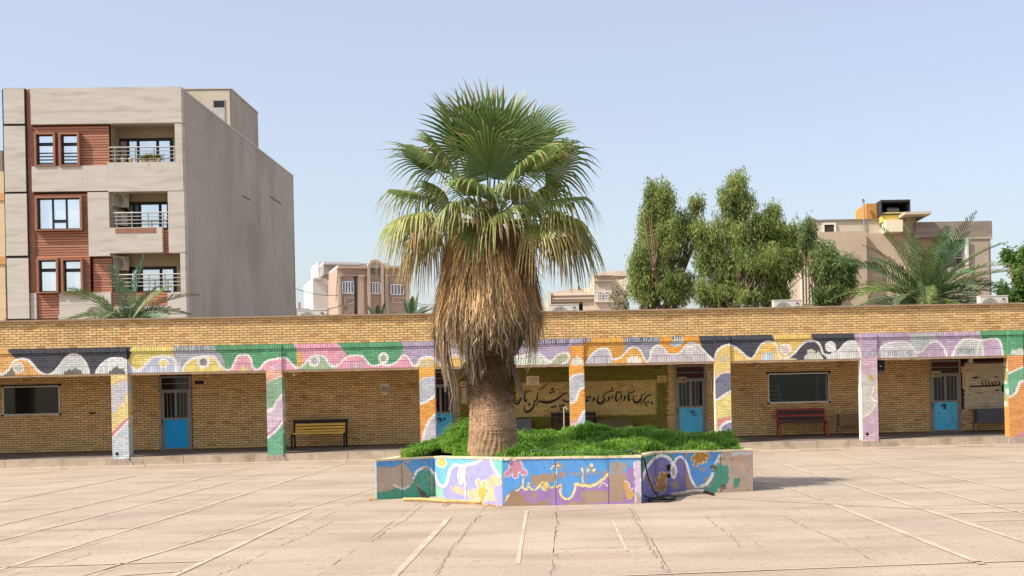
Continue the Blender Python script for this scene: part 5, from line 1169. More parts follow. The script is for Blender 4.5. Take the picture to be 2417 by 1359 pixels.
def condenser(name, loc, rz, label, s=1.0, group=None, fan_side='-y'):
    o = thing(name, label, 'air conditioner', loc, rz, group)
    wm = M('condenser_white', L(226, 220, 206, .88), .5, .05, 4); gm = M('condenser_grille', L(120, 114, 104, .6), .6); lm = M('emblem_red', L(120, 40, 44, .8), .6)
    W, D, H = .85 * s, .34 * s, .62 * s
    m = MB(); m.box(-W / 2, W / 2, -D / 2, D / 2, .05, H); m.build('casing', wm, o)
    MB().box(-W / 2 - .012, W / 2 + .012, -D / 2 - .012, D / 2 + .012, H, H + .025).build('lid', wm, o)
    c = (-W * .16, H * .5); r = H * .42; m = MB()
    for k in range(6): m.lathe([(r * (k + .6) / 6, 0), (r * (k + .95) / 6, .012)], 22)
    q = Matrix.Translation((c[0], -D / 2 - .004, c[1])) @ Matrix.Rotation(math.pi / 2, 4, 'X'); m.v = [tuple(q @ Vector(v)) for v in m.v]; m.build('fan_grille', gm, o)
    m = MB()
    for k in range(9): m.box(W / 2 + .001, W / 2 + .008, -D * .38, D * .38, H * (.15 + .08 * k), H * (.19 + .08 * k))
    m.build('side_louvres', gm, o)
    m = MB(); x = W * .34
    m.tube([(x - .05 * s, -D / 2 - .004, H * .84), (x - .02 * s, -D / 2 - .004, H * .9), (x + .03 * s, -D / 2 - .004, H * .88), (x + .05 * s, -D / 2 - .004, H * .82), (x, -D / 2 - .004, H * .83)], .009 * s, 5); m.box(x - .07 * s, x + .07 * s, -D / 2 - .004, -D / 2, H * .72, H * .735); m.build('emblem', lm, o)
    m = MB()
    for xx in (-W * .35, W * .35): m.box(xx - .03, xx + .03, -D * .55, D * .55, 0, .05)
    m.build('feet', gm, o); return o
def on_apt(px, py, t): s, z = AF.px(px, py, t); return AF.w(s, t, z)
condenser('air_conditioner', on_apt(279, 491, .95), .04 + 1.0, 'air conditioner high on the middle balcony of the apartment block, upper of two', 1.15, 'apartment air conditioners')
condenser('air_conditioner', on_apt(276, 534, .95), .04 + 1.0, 'air conditioner standing on the middle balcony floor behind the railing', 1.15, 'apartment air conditioners')
condenser('air_conditioner', on_apt(279, 640, .95), .04 + 1.0, 'air conditioner high on the lowest apartment balcony above the date palm', 1.15, 'apartment air conditioners')
for px, h, lab in ((290, 7, 'leftmost of the small pale pots on the top balcony edge'), (309, 8, 'second small pale pot on the top balcony edge')):
    p = on_apt(px, 382, .3); o = thing('flower_pot', lab, 'pot', p); MB().lathe([(0, 0), (.08, 0), (.12, .2), (.1, .2), (0, .17)], 14).build('pot', M('pale_pot', L(230, 216, 186, .85), .8), o)
bx = thing('balcony_plant', 'yellow green trailing plant in a box on the top balcony', 'plant', on_apt(356, 382, .28)); MB().box(-.55, .45, -.1, .1, 0, .16).build('plant_box', M('pale_pot', L(230, 216, 186, .85), .8), bx)
V, F = [], []
for q in range(700):
    p = Vector((R.gauss(0, .27), R.gauss(0, .1), .2 + R.gauss(0, .09))); u = Vector((R.gauss(0, 1), R.gauss(0, 1), R.gauss(0, 1))).normalized() * .04; v = Vector((R.gauss(0, 1), R.gauss(0, 1), R.gauss(0, 1))).normalized() * .03; k = len(V); V += [p - u - v, p + u - v, p + u + v, p - u + v]; F.append((k, k + 1, k + 2, k + 3))
link('foliage', make_mesh('foliage', V, F, M('trailing_leaves', L(150, 150, 60, .6), .7, .2, 20, transl=.2)), bx)
dish = thing('satellite_dish', 'dark satellite dish rim on the apartment roof', 'satellite dish', AF.w(AF.px(90, 206, 3)[0], 3.0, ZT - .9)); q = MB(); q.lathe([(0, 0), (.2, .03), (.4, .12), (.42, .14), (.38, .11), (0, .02)], 24); mt = Matrix.Translation((0, 0, .95)) @ Matrix.Rotation(1.1, 4, 'X'); q.v = [tuple(mt @ Vector(v)) for v in q.v]; q.build('reflector', M('dish_grey', L(110, 112, 112, .8), .5), dish); MB().tube([(0, .05, 0), (0, .05, .95)], .03, 8).build('mast', steel_m, dish)
# --- neighbour at the far left edge
NF = Frame((13 - PPX) / FP * 66, 66.0, .04)
nb = thing('apartment_building', 'sliver of a cream building with orange bands at the left picture edge', 'building', (NF.o[0], NF.o[1], 0), .04)
bandm = M('orange_band', L(222, 170, 108, .75), .85, .1, 2); crm = M('cream_stone', L(228, 204, 168, .78), .85, .08, 1.5, stretch=(.5, .5, 4))
for k, (t_, b_) in enumerate(((405, 455), (473, 605), (624, 752))): ab('cream_wall', -60, t_, 13, b_, 0, 8, crm, nb, NF)
for t_, b_ in ((455, 473), (605, 624)): ab('orange_band', -60, t_, 13, b_, -.06, 8, bandm, nb, NF)
ab('lower_wall', -60, 752, 14, 935, 0, 8, crm, nb, NF); ab('roof_edge', -60, 355, 5, 405, 1.0, 6, M('grey_block', L(150, 140, 130, .7), .9), nb, NF)
# --- town house with arched parapet in the middle distance
TF = Frame((797 - PPX) / FP * 112, 112.0, .34)
th = thing('town_house', 'pinkish town house with arched parapet and white framed windows', 'house', (TF.o[0], TF.o[1], 0), .34)
pk = M('pink_stone', L(200, 174, 154, .76), .85, .06, .8); pk2 = M('pink_trim', L(212, 186, 164, .8), .85, .05, 1); wht = M('white_render', L(226, 226, 222, .8), .85, .05, .8)
def tb_(name, l, t_, r_, b_, t0, t1, mat, parent=th): return ab(name, l, t_, r_, b_, t0, t1, mat, parent, TF, 0)
tb_('wall', 799, 632, 968, 940, 0, 12, pk)
s0, s1, z0, z1 = TF.rect(799, 627, 969, 742, 0)
MB().box(s0 - .05, s0, .0, 12, 0, z1).build('side_wall', wht, th)
for l, r_ in ((797, 866), (904, 971)): tb_('cornice', l, 628, r_, 634, -.35, .3, pk2); tb_('cornice_band', l, 648, r_, 651, -.15, .1, pk2)
for l, r_ in ((799, 805), (846, 858), (908, 916), (957, 966)): tb_('pilaster', l, 652, r_, 742, -.22, .1, pk2); tb_('capital', l - 1.5, 649, r_ + 1.5, 654, -.3, .1, pk2)
# the arch
m = MB(); sa, sb = TF.px(866, 640, 0)[0], TF.px(904, 640, 0)[0]; zc = TF.px(885, 632, 0)[1]; cx = (sa + sb) / 2; ro = (sb - sa) / 2; ri = ro * .68
A = np.linspace(0, math.pi, 15)
for a0, a1 in zip(A[:-1], A[1:]): m.prism([(cx + ri * math.cos(a0), zc + ri * math.sin(a0)), (cx + ro * math.cos(a0), zc + ro * math.sin(a0)), (cx + ro * math.cos(a1), zc + ro * math.sin(a1)), (cx + ri * math.cos(a1), zc + ri * math.sin(a1))], -.4, .3)
m.box(sa, sa + ro * .32, -.4, .3, 0, zc); m.box(sb - ro * .32, sb, -.4, .3, 0, zc); m.build('arch', pk2, th)
MB().box(cx - ri, cx + ri, .0, .1, TF.px(885, 648, 0)[1], zc + ri * .9).build('arch_panel', wht, th)
for l, t_, r_, b_ in ((808, 666, 834, 691), (873, 668, 897, 692), (922, 673, 952, 694)):
    w = link('window', None, th); s0, s1, z0, z1 = TF.rect(l, t_, r_, b_, 0); MB().box(s0, s1, -.1, -.02, z0, z1).build('pane', M('far_glass', L(120, 132, 142, .8), .2, metal=.3), w); m = MB(); n_ = 4
    for k in range(n_ + 1): x = s0 + (s1 - s0) * k / n_; m.box(x - .05, x + .05, -.16, -.1, z0, z1)
    m.box(s0, s1, -.16, -.1, z0 - .08, z0); m.box(s0, s1, -.16, -.1, z1, z1 + .08); m.build('frame', M('white_frame', L(236, 236, 236, .9), .5, 0), w)
for l, t_, r_, b_ in ((812, 700, 836, 718), (925, 700, 955, 716)):
    m = MB(); s0, s1, z0, z1 = TF.rect(l, t_, r_, b_, 0); m.box(s0, s1, -.08, 0, z0, z0 + .15); m.box(s0, s1, -.08, 0, z1 - .15, z1); m.box(s0, s0 + .15, -.08, 0, z0 + .15, z1 - .15); m.box(s1 - .15, s1, -.08, 0, z0 + .15, z1 - .15); m.build('moulding', pk2, th)
tb_('roof_room', 783, 603, 873, 632, 6, 11.9, M('roof_room_grey', L(176, 172, 164, .75), .9), th); tb_('roof_room_cornice', 782, 602, 873, 608, 5.8, 12, wht, th)
for k in range(5): tb_('roof_sheet', 873 + k * 15, 604, 887 + k * 15, 634, 6.2, 6.4, M('roof_sheet', L(196, 192, 190, .8), .7), th)
fr2 = Frame((741 - PPX) / FP * 118, 118.0, .34)
hw = thing('white_house', 'plain white rendered wing left of the arched town house', 'house', (fr2.o[0], fr2.o[1], 0), .34)
ab('wall', 741, 657, 797, 940, 0, 8, wht, hw, fr2, 0); ab('upper_wall', 757, 612, 786, 657, 2, 8, wht, hw, fr2, 0); ab('cornice', 739, 655, 757, 660, -.3, 2, wht, hw, fr2, 0); ab('low_block', 700, 722, 741, 940, 3, 8, M('roof_room_grey', L(176, 172, 164, .75), .9), hw, fr2, 0); ab('chimney', 713, 706, 719, 723, 3.5, 4.2, M('roof_room_grey', L(176, 172, 164, .75), .9), hw, fr2, 0)
# --- cream house right of the palm
HF = Frame((1302 - PPX) / FP * 96, 96.0, .04)
ho = thing('cream_house', 'cream house with low gable and two small windows right of the palm', 'house', (HF.o[0], HF.o[1], 0), .04)
cm = M('cream_facade', L(232, 212, 190, .8), .85, .06, .8); cmd = M('cream_facade_trim', L(240, 224, 204, .82), .85, .05, 1); cmy = M('sunny_render', L(244, 232, 200, .85), .85, .05, .8)
def hb(name, l, t_, r_, b_, t0, t1, mat=cm): return ab(name, l, t_, r_, b_, t0, t1, mat, ho, HF, 0)
s0, z0 = HF.px(1302, 691); s1, z1 = HF.px(1405, 694); sm_, zm = HF.px(1352, 680); _, zb = HF.px(1352, 712)
MB().prism([(s0, zb), (s1, zb), (s1, z1), (sm_, zm), (s0, z0)], 0, 6).build('gable', cm, ho)
for y in (695, 703): hb('gable_band', 1302, y, 1404, y + 2.4, -.2, .1, cmd)
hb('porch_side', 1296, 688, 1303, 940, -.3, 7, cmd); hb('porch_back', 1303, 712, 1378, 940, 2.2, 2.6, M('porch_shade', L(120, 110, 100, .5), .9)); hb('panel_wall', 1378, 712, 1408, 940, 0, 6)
MB().box(HF.px(1262, 700)[0], HF.px(1296, 700)[0], 3, 12, 0, HF.px(1280, 700)[1]).build('left_wing', wht, ho)
hb('tower', 1404, 650, 1446, 940, -.4, 6); hb('tower_cornice', 1402, 647, 1448, 652, -.8, 6.2, cmd); hb('tower_band', 1403, 662, 1447, 665, -.6, 0, cmd); hb('tower_sill', 1403, 711, 1447, 714, -.6, 0, cmd)
hb('side_wing', 1362, 664, 1404, 940, 6.2, 14, cmy); hb('upper_room', 1398, 632, 1484, 670, 6.3, 13); hb('upper_roof', 1422, 622, 1489, 634, 5.8, 13.5); hb('right_wall', 1449, 655, 1482, 940, 1.5, 2, cmy); hb('right_wall_side', 1481, 650, 1484, 940, 1.4, 10, cm)
for l in (1411, 1428):
    w = link('window', None, ho); s0, s1, z0, z1 = HF.rect(l, 690, l + 9, 709, 0); MB().box(s0, s1, -.46, -.41, z0, z1).build('pane', M('far_dark_glass', L(70, 80, 100, .8), .2), w); m = MB()
    for k in range(3): m.box(s0 + (s1 - s0) * k / 2 - .025, s0 + (s1 - s0) * k / 2 + .025, -.5, -.46, z0, z1)
    for k in range(4): m.box(s0, s1, -.505, -.5, z0 + (z1 - z0) * k / 3 - .025, z0 + (z1 - z0) * k / 3 + .025)
    m.build('frame', M('white_frame', L(236, 236, 236, .9), .5, 0), w)
MB().tube([HF.w(*(lambda q: (q[0], 6, q[1]))(HF.px(1375, 682))) - Vector((HF.o[0], HF.o[1], 0)), HF.w(*(lambda q: (q[0], 6, q[1]))(HF.px(1375, 658))) - Vector((HF.o[0], HF.o[1], 0))], .08, 6).build('vent_pipe', groove_m, ho)
# --- big house behind the trees at the right
GF = Frame((1850 - PPX) / FP * 74, 74.0, .03)
gh = thing('large_house', 'beige unfinished house with roof shed behind the right date palm', 'house', (GF.o[0], GF.o[1], 0), .03)
be = M('beige_render', L(212, 190, 164, .72), .9, .06, .6); blk = M('grey_block_wall', L(160, 148, 136, .7), .95, .15, 1.5, stretch=(.6, .6, 3)); bl2 = M('raw_concrete', L(196, 180, 162, .7), .95, .1, 1)
def gb(name, l, t_, r_, b_, t0, t1, mat=be): return ab(name, l, t_, r_, b_, t0, t1, mat, gh, GF, 0)
gb('wall', 1850, 547, 2049, 940, 0, 9); gb('wall', 2049, 545, 2242, 940, .6, 9); gb('parapet', 1906, 515, 2092, 546, 1.0, 1.3, plas_m); gb('parapet_coping', 1906, 512, 2092, 515, .9, 1.4, blk)
gb('block_parapet', 2160, 524, 2338, 560, -.3, 9, blk); gb('slab_edge', 2240, 560, 2338, 566, -.36, 0, bl2); gb('block_wall', 2282, 566, 2338, 940, -.3, 9, bl2); gb('wall_below', 2240, 632, 2282, 940, -.3, 9, bl2); gb('white_jamb', 2276, 566, 2281, 634, -.45, .5, wht); gb('recess_back', 2242, 566, 2276, 632, 1.4, 1.6, plas_m)
gb('column_face', 2292, 575, 2294, 660, -.34, -.3, blk); gb('column_face', 2330, 575, 2332, 700, -.34, -.3, blk)
w = link('window', None, gh); s0, s1, z0, z1 = GF.rect(2238, 582, 2265, 602, 0); MB().box(s0, s1, 1.3, 1.38, z0, z1 + .1).build('pane', dark_m, w); MB().box(s0 + .3, s1 - .1, 1.22, 1.28, z0, z1).build('curtain', M('curtain_white', L(190, 188, 180, .7), .9), w)
m = MB()
for y in (602, 608): s0, s1, z0, z1 = GF.rect(2242, y, 2276, y + 2, 0); m.box(s0, s1, -.3, -.24, z0, z1)
m.build('railing', steel_m, gh)
w = link('window', None, gh); s0, s1, z0, z1 = GF.rect(1953, 525, 1976, 545, 0); m = MB(); m.box(s0 - .12, s0, .9, 1.02, z0, z1 + .1); m.box(s1, s1 + .12, .9, 1.02, z0, z1 + .1); m.box(s0, s1, .9, 1.02, z1, z1 + .12); m.build('frame', wht, w); MB().box(s0, s1, .95, 1.0, z0, z1).build('opening', M('dark_opening', L(96, 76, 62, .5), .9), w)
gb('stair_wall', 2089, 520, 2128, 548, -.3, 3, cmy); gb('canopy_slab', 2124, 506, 2186, 512, -1.2, 3, plas_m); gb('canopy_wall', 2126, 512, 2165, 548, .3, 3, be); gb('yellow_base', 2084, 499, 2144, 521, .3, 3.4, M('yellow_render', L(240, 214, 110, .85), .85))
sh = link('roof_shed', None, gh); s0, s1, z0, z1 = GF.rect(2081, 471, 2151, 502, 0); dk = M('shed_metal', L(66, 66, 68, .8), .8)
m = MB(); m.box(s0, s1, .2, 4.0, z1 - .08, z1 + .03); m.box(s1 - .06, s1, .2, 4, z0, z1 - .08); m.box(s0, s0 + .06, .2, 4, z0, z1 - .08); m.box(s0 + .06, s1 - .06, 3.9, 4.0, z0, z1 - .08); m.box(s0, s1, .2, 4, z0 - .08, z0); m.build('shed_shell', dk, sh)
MB().box(s0 - .62, s0 - .02, 1.2, 4.2, z0 - .2, z1 - .02).build('brick_side', M('orange_brick', L(222, 160, 84, .75), .9, .2, 6, stretch=(1, 1, 6)), sh); m = MB(); m.tube([(s0 + .5, 1.0, z0 + .22), (s1 - .5, 1.0, z0 + .22)], .22, 14); m.build('water_tank', M('tank_grey', L(170, 168, 164, .7), .7), sh)
m = MB(); u, z = GF.px(2040, 547, .9); u2, zt = GF.px(2040, 476, .9); m.tube([(u, .9, z), (u, .9, zt)], .045, 6); m.tube([(u, .9, zt), (u - .05, .9, zt + .15)], .08, 6); m.build('antenna_mast', steel_m, gh)
vl = thing('villa', 'cream house with fluted columns half hidden behind the green trees', 'house', (GF.o[0], GF.o[1], 0), .03)
ab('wall', 1830, 600, 1915, 940, -6, -1, cm, vl, GF, 0)
for k in range(9): ab('fluting', 1848 + k * 6.5, 612, 1850.6 + k * 6.5, 735, -6.25, -6, cmd, vl, GF, 0)
# dark flue and horn loudspeaker on the school's rear roof
pf = thing('flue_pipe', 'tall dark flue pipe standing on the school roof in front of the town house', 'pipe', at(840, 745, 45.0)); zt = at(840, 653, 45).z - pf.location.z; MB().tube([(0, 0, -.9), (0, 0, zt)], .055, 12).build('pipe', M('flue_black', L(58, 52, 50, .8), .6), pf); MB().lathe([(0, zt + .02), (.07, zt + .02), (.075, zt - .04)], 12).build('pipe_cap', M('flue_black', L(58, 52, 50, .8), .6), pf)
hn = thing('horn_loudspeaker', 'round beige horn loudspeaker on a post beside the flue pipe', 'loudspeaker', at(818, 727, 44.5)); q = MB(); q.lathe([(.02, .3), (.05, .2), (.09, .1), (.16, .02), (.165, 0), (.15, .02), (.07, .12), (.0, .22)], 20); mt = Matrix.Rotation(math.pi / 2 - .2, 4, 'X') @ Matrix.Rotation(math.pi, 4, 'X'); q.v = [tuple(Matrix.Rotation(.5, 4, 'Z') @ Matrix.Rotation(-math.pi / 2, 4, 'X') @ Vector(v)) for v in q.v]; q.build('horn', M('horn_beige', L(214, 194, 166, .8), .6), hn); MB().tube([(.1, .1, -.9), (.12, .1, .1)], .02, 8).build('post', steel_m, hn)
# ------------------------------------------------------------------ trees behind the school
def leaf_cloud(name, parent, lobes, n, cols, Y, ll=(.14, .26), lw=(.012, .022), per=7, hang=.75, seed=1, mat=None, skin=.35):
    """drooping sprays of narrow leaves spread through a set of ellipsoids given as (centre, radii, weight)"""
    g = np.random.default_rng(seed); VS, CS = [], []; o = np.array(parent.location)
    sub_ = []
    for c, r, w in lobes:               # each lobe breaks up into hanging clumps round a thinner heart
        sub_.append((c, tuple(v * .72 for v in r), w * .38))
        for q in range(15):
            d = g.normal(size=3); d /= np.linalg.norm(d); d[2] = d[2] * .9 + .15; s = g.uniform(.2, .38); f_ = g.uniform(.62, .98)
            sub_.append((tuple(np.array(c) + d * np.array(r) * f_), (r[0] * s, r[1] * s, r[2] * s * 1.35), w * .043))
    lobes = sub_
    wts = np.array([l[2] for l in lobes]); wts = wts / wts.sum()
    for (c, r, _), w in zip(lobes, wts):
        k = int(n * w); d = g.normal(size=(k, 3)); d /= np.linalg.norm(d, axis=1)[:, None]
        rad = skin + (1 - skin) * g.random(k) ** .55; rad *= 1 + .24 * np.sin(d[:, 0] * 7 + d[:, 2] * 5 + seed) * np.sin(d[:, 1] * 6 - d[:, 2] * 9) + g.normal(0, .07, k)
        P = np.array(c) + d * np.array(r) * rad[:, None]
        tone = np.clip(.45 + .28 * np.sin(P[:, 0] * 2.1 + seed) * np.sin(P[:, 2] * 2.6 + P[:, 1]) + g.normal(0, .2, k), 0, 1)
        odd = g.random(k) < .06
        for q in range(per):
            A = g.uniform(0, 2 * math.pi, k); out = np.stack([np.cos(A), np.sin(A), 0 * A], 1); h = np.clip(g.normal(hang, .25, k), -.2, 1)
            D = out * np.sqrt(np.clip(1 - h ** 2, 0.02, 1))[:, None] - np.array([0, 0, 1.0]) * h[:, None]; D /= np.linalg.norm(D, axis=1)[:, None]
            Ls, Wd = g.uniform(*ll, k), g.uniform(*lw, k); B = P + g.normal(0, .07, (k, 3)) * np.array([1, 1, 1.7])
            S = np.cross(D, g.normal(size=(k, 3))); S /= np.linalg.norm(S, axis=1)[:, None] + 1e-9
            VS.append(np.stack([B, B + D * (Ls * .5)[:, None] + S * Wd[:, None], B + D * Ls[:, None], B + D * (Ls * .5)[:, None] - S * Wd[:, None]], 1).reshape(-1, 3))
            tq = np.clip(tone + g.normal(0, .12, k), 0, 1)[:, None]; cc = np.array(cols[0]) * (1 - tq) + np.array(cols[1]) * tq; cc = np.where(odd[:, None], np.array(cols[2]), cc); CS.append(np.repeat(cc, 4, 0))
    V = np.vstack(VS) - o; C = np.vstack(CS); m = len(V) // 4
    return link(name, make_mesh(name, V, np.arange(m * 4).reshape(m, 4), mat or M('tree_leaf', None, .55, 0, transl=.42, spec=.3), C), parent)
bark_m = M('tree_bark', L(150, 124, 100, .6), .95, .25, 6, .2, 40, .4, 30)
def limb(mb, a, b, r0, r1, wob=.25, n=6):
    a, b = Vector(a), Vector(b); pts = [a + (b - a) * t + Vector((R.gauss(0, 1), R.gauss(0, 1), R.gauss(0, .5))) * wob * math.sin(math.pi * t) * .4 for t in np.linspace(0, 1, n)]
    mb.tube(pts, [r0 + (r1 - r0) * t for t in np.linspace(0, 1, n)], 8); return pts
def tree(label, base, lobes, Y, n, cols, seed, group=None, **kw):
    """lobes are (px, py, rx_px, ry_px, depth offset, weight)"""
    t = thing('broadleaf_tree', label, 'tree', base, 0, group); k = Y / FP; LB = []
    for px, py, rx, ry, dy, w in lobes:
        p = at(px, py, Y + dy); LB.append(((p.x, p.y, p.z), (rx * k, max(rx, ry) * k * .85, ry * k), w))
    m = MB(); b = Vector(base); fork = b + Vector((0, 0, 2.4)); limb(m, b - b, fork - b, .26, .2, .1); m.build('trunk', bark_m, t)
    lm = MB()
    for c, r, w in LB:
        p = Vector(c) - b; pts = limb(lm, fork - b, p, .13, .05, .7)
        for q in range(5): limb(lm, pts[3], p + Vector((R.gauss(0, r[0] * .45), R.gauss(0, r[1] * .45), R.gauss(.1, r[2] * .45))), .035, .01, .3, 4)
    lm.build('limbs', bark_m, t); leaf_cloud('crown', t, LB, n, cols, Y, seed=seed, **kw); return t
EU = [(.14, .20, .05), (.36, .43, .12), (.44, .44, .17)]
EU2 = [(.10, .16, .05), (.26, .34, .10), (.38, .38, .14)]
tree('tall drooping green tree, left one of the trees beyond the school roof', tuple(gnd(1560, 1010)[:2] * 0) if False else (at(1565, 900, 52).x, 52, 0), [(1562, 475, 46, 52, 0, 1.3), (1535, 530, 40, 50, .5, .9), (1595, 555, 46, 55, -.3, 1.2), (1552, 600, 62, 60, 0, 1.7), (1530, 675, 50, 50, .2, 1.4), (1598, 680, 55, 48, -.2, 1.3), (1644, 480, 20, 24, .6, .25), (1630, 530, 26, 30, .6, .4), (1500, 640, 22, 60, .4, .6)], 52, 4900, EU, 3, 'trees beyond the school roof')
tree('tallest and widest drooping green tree in the middle of the group beyond the roof', (at(1745, 900, 51).x, 51, 0), [(1742, 432, 26, 40, 0, .6), (1738, 480, 48, 44, 0, 1.2), (1745, 545, 68, 55, 0, 2.0), (1690, 560, 36, 50, .5, .9), (1664, 610, 26, 60, .4, .7), (1660, 690, 30, 36, .2, .5), (1650, 560, 26, 40, .5, .45), (1872, 610, 34, 40, .2, .6), (1815, 545, 40, 45, .3, .9), (1850, 560, 46, 48, .2, 1.2), (1790, 610, 80, 55, -.3, 2.0), (1720, 640, 62, 55, .3, 1.6), (1830, 640, 52, 52, 0, 1.2), (1690, 690, 55, 36, .2, .9), (1790, 695, 70, 34, 0, 1.2), (1840, 690, 30, 32, 0, .4), (1825, 498, 22, 22, .3, .3)], 51, 7000, EU, 5, 'trees beyond the school roof')
tree('smaller dark drooping tree at the right end of the group before the beige house', (at(1945, 900, 50).x, 50, 0), [(1905, 560, 26, 40, .6, .6), (1935, 600, 34, 34, .4, .7), (1958, 632, 44, 46, 0, 1.3), (1948, 690, 42, 34, 0, 1.0), (2008, 625, 20, 26, .4, .25), (1996, 668, 24, 32, .3, .5)], 50, 2100, EU2, 8, 'trees beyond the school roof')
tree('bright green leafy tree cut off by the right picture edge', (at(2420, 900, 54).x, 54, 0), [(2420, 655, 34, 52, 0, 1.5), (2442, 610, 34, 40, 0, 1), (2378, 610, 14, 20, .5, .2), (2404, 700, 34, 24, 0, .8), (2366, 690, 12, 22, .3, .2)], 54, 2300, [(.07, .15, .03), (.2, .33, .05), (.28, .34, .1)], 12, ll=(.1, .17), lw=(.025, .045), hang=.3)
# --- date palms
def date_palm(label, px, py, Y, n, length, seed, cols, up=.9, group='date palms beyond the school roof', lowcut=-40):
    g = random.Random(seed); c = at(px, py, Y); t = thing('date_palm', label, 'palm tree', (c.x, Y, 0), 0, group)
    m = MB(); m.lathe([(.3, 0), (.26, .5), (.25, c.z - .6), (.32, c.z - .3), (.2, c.z + .1), (.02, c.z + .25)], 14); m.build('trunk', bark_m, t)
    fm = M('date_frond', None, .55, 0, transl=.2, spec=.4)
    for i in range(n):
        f = i / (n - 1); az = i * 2.39996 + g.uniform(-.2, .2); el = math.radians(76 - (76 - lowcut) * f ** up + g.uniform(-7, 7)); L_ = length * g.uniform(.85, 1.1); mb = MB()
        o = Vector((math.cos(az), math.sin(az), 0)); P = []; d = (o * math.cos(el) + Vector((0, 0, math.sin(el)))); p = Vector((0, 0, c.z + .05)) + o * .12; sag = g.uniform(.9, 1.5) * (math.cos(el) + .25)
        for k in range(15): P.append(p.copy()); p = p + d * (L_ / 14); d = (d + Vector((0, 0, -.055 * sag))).normalized()
        cc = [a * (1 - .5 * f) + b * .5 * f + (b - a) * g.uniform(-.2, .3) for a, b in zip(cols[0], cols[1])]
        mb.cur = tuple(v * 1.3 for v in cc); mb.tube(P, [.028 * (1 - .8 * k / 14) for k in range(15)], 4)
        s = o.cross(Vector((0, 0, 1))).normalized(); tw = g.uniform(-.5, .5); K = 40
        for k in range(4, K):
            u = k / K * 14; a = min(13, int(u)); q = P[a].lerp(P[a + 1], u - a); dd = (P[a + 1] - P[a]).normalized(); nr = s.cross(dd).normalized()
            ll = length * .215 * math.sin(math.pi * (.16 + .8 * k / K)) * g.uniform(.8, 1.15)
            for sg in (-1, 1):
                side = s * math.cos(tw) * sg + nr * (math.sin(tw) * sg + .45 + g.uniform(-.15, .25)); e = (side * .72 + dd * .8 + Vector((0, 0, -.05))).normalized(); wv = dd.cross(e).normalized().cross(e) * .021
                mid = q + e * ll * .5; tip = q + e * ll + Vector((0, 0, -.16 * ll)); h = g.uniform(.75, 1.25); mb.cur = tuple(v * h for v in cc); mb.add([q - wv * .6, q + wv * .6, mid + wv, mid - wv, tip], [(0, 1, 2, 3), (3, 2, 4)])
        mb.build('frond', fm, t, colors=True)
DP = [(.12, .18, .075), (.29, .32, .17)]
date_palm('date palm in front of the apartment block, only its crown above the roof', 300, 766, 49, 50, 2.6, 21, DP, .62, lowcut=-28)
date_palm('large date palm before the beige house at the right', 2186, 714, 47, 86, 3.3, 22, [(.10, .165, .055), (.27, .32, .14)], .72, lowcut=-30)
date_palm('small pale date palm crown left of the fan palm, below the town house', 972, 762, 54, 18, 1.2, 23, DP)
date_palm('tiny greyish date palm tips below the arched town house', 893, 768, 55, 14, 1.1, 24, [(.12, .15, .09), (.25, .25, .16)])
# climbing twigs on the cream house
tw = thing('creeper', 'thin leafy twigs climbing the sunny wall left of the green trees', 'plant', tuple(at(1462, 738, 60)))
tw.location.z = 0
for q in range(1):
    V, F, o = [], [], Vector(tw.location)
    for k in range(260):
        p = at(1440 + 46 * R.random() ** .6, 655 + 75 * R.random() ** .5, 60) - o; u = Vector((R.gauss(0, 1), R.gauss(0, 1), R.gauss(0, 1))).normalized() * .07; v = Vector((R.gauss(0, 1), R.gauss(0, 1), R.gauss(0, 1))).normalized() * .035; i = len(V); V += [p - u, p + v, p + u, p - v]; F.append((i, i + 1, i + 2, i + 3))
    link('leaves', make_mesh('leaves', V, F, M('creeper_leaf', L(120, 130, 60, .6), .7, .2, 9)), tw)
    m = MB()
    for k in range(7): a = at(1450 + 5 * k, 745, 60); b = at(1444 + 6 * k + R.uniform(-8, 8), 668 + R.uniform(-5, 30), 60); limb(m, a - o, b - o, .015, .006, .5, 6)
    m.build('stems', bark_m, tw)
# ------------------------------------------------------------------ roof equipment of the school
for px, top, lab in ((739, 731, 'leftmost air conditioner peeping over the school roof edge, by the apartment flank'), (1332, 718, 'air conditioner on the school roof in front of the cream gable house'), (1857, 708, 'air conditioner on the school roof below the green trees'), (2342, 698, 'rightmost air conditioner on the school roof beside the date palm')):
    t = 1.1; s, z = FS.px(px, top, t); condenser('air_conditioner', FS.w(s, t, z - .645), FS.th, lab, 1.0, 'air conditioners on the school roof')
hs = thing('insulated_pipe', 'pale bent refrigerant pipe beside the leftmost roof air conditioner', 'pipe', FS.w(FS.px(795, 740, 1.1)[0], 1.1, 3.75), FS.th)
MB().tube([(-.25, 0, .0), (-.2, 0, .42), (.0, 0, .47), (.3, 0, .44), (.5, 0, .3), (.55, .0, 0)], .03, 8).build('pipe', M('pale_insulation', L(226, 216, 198, .85), .8), hs)
# ------------------------------------------------------------------ overhead wires
def wire(label, a, b, sag, r=.012, grp='overhead wires beyond the school'):
    a, b = at(*a), at(*b); o = tag(MB().tube([a + (b - a) * t - Vector((0, 0, sag * 4 * t * (1 - t))) for t in np.linspace(0, 1, 14)], r, 5).build('overhead_wire', M('wire_grey', L(96, 96, 100, .8), .6)), label, 'wire', grp)
wire('thin wire running from the apartment flank to the white house', (697, 681, 78), (800, 697, 95), .15, .02)
wire('low wire from the roof edge up towards the loudspeaker', (735, 731, 44), (836, 706, 45), .12, .014)
wire('upper of two wires between the town house and the fan palm', (968, 712, 90), (1060, 717, 90), .15, .02)
wire('lower of two wires between the town house and the fan palm', (968, 716, 90), (1060, 722, 90), .18, .02)
wire('thin looping cable along the white side of the town house', (797, 640, 100), (793, 712, 100), -.1, .02)
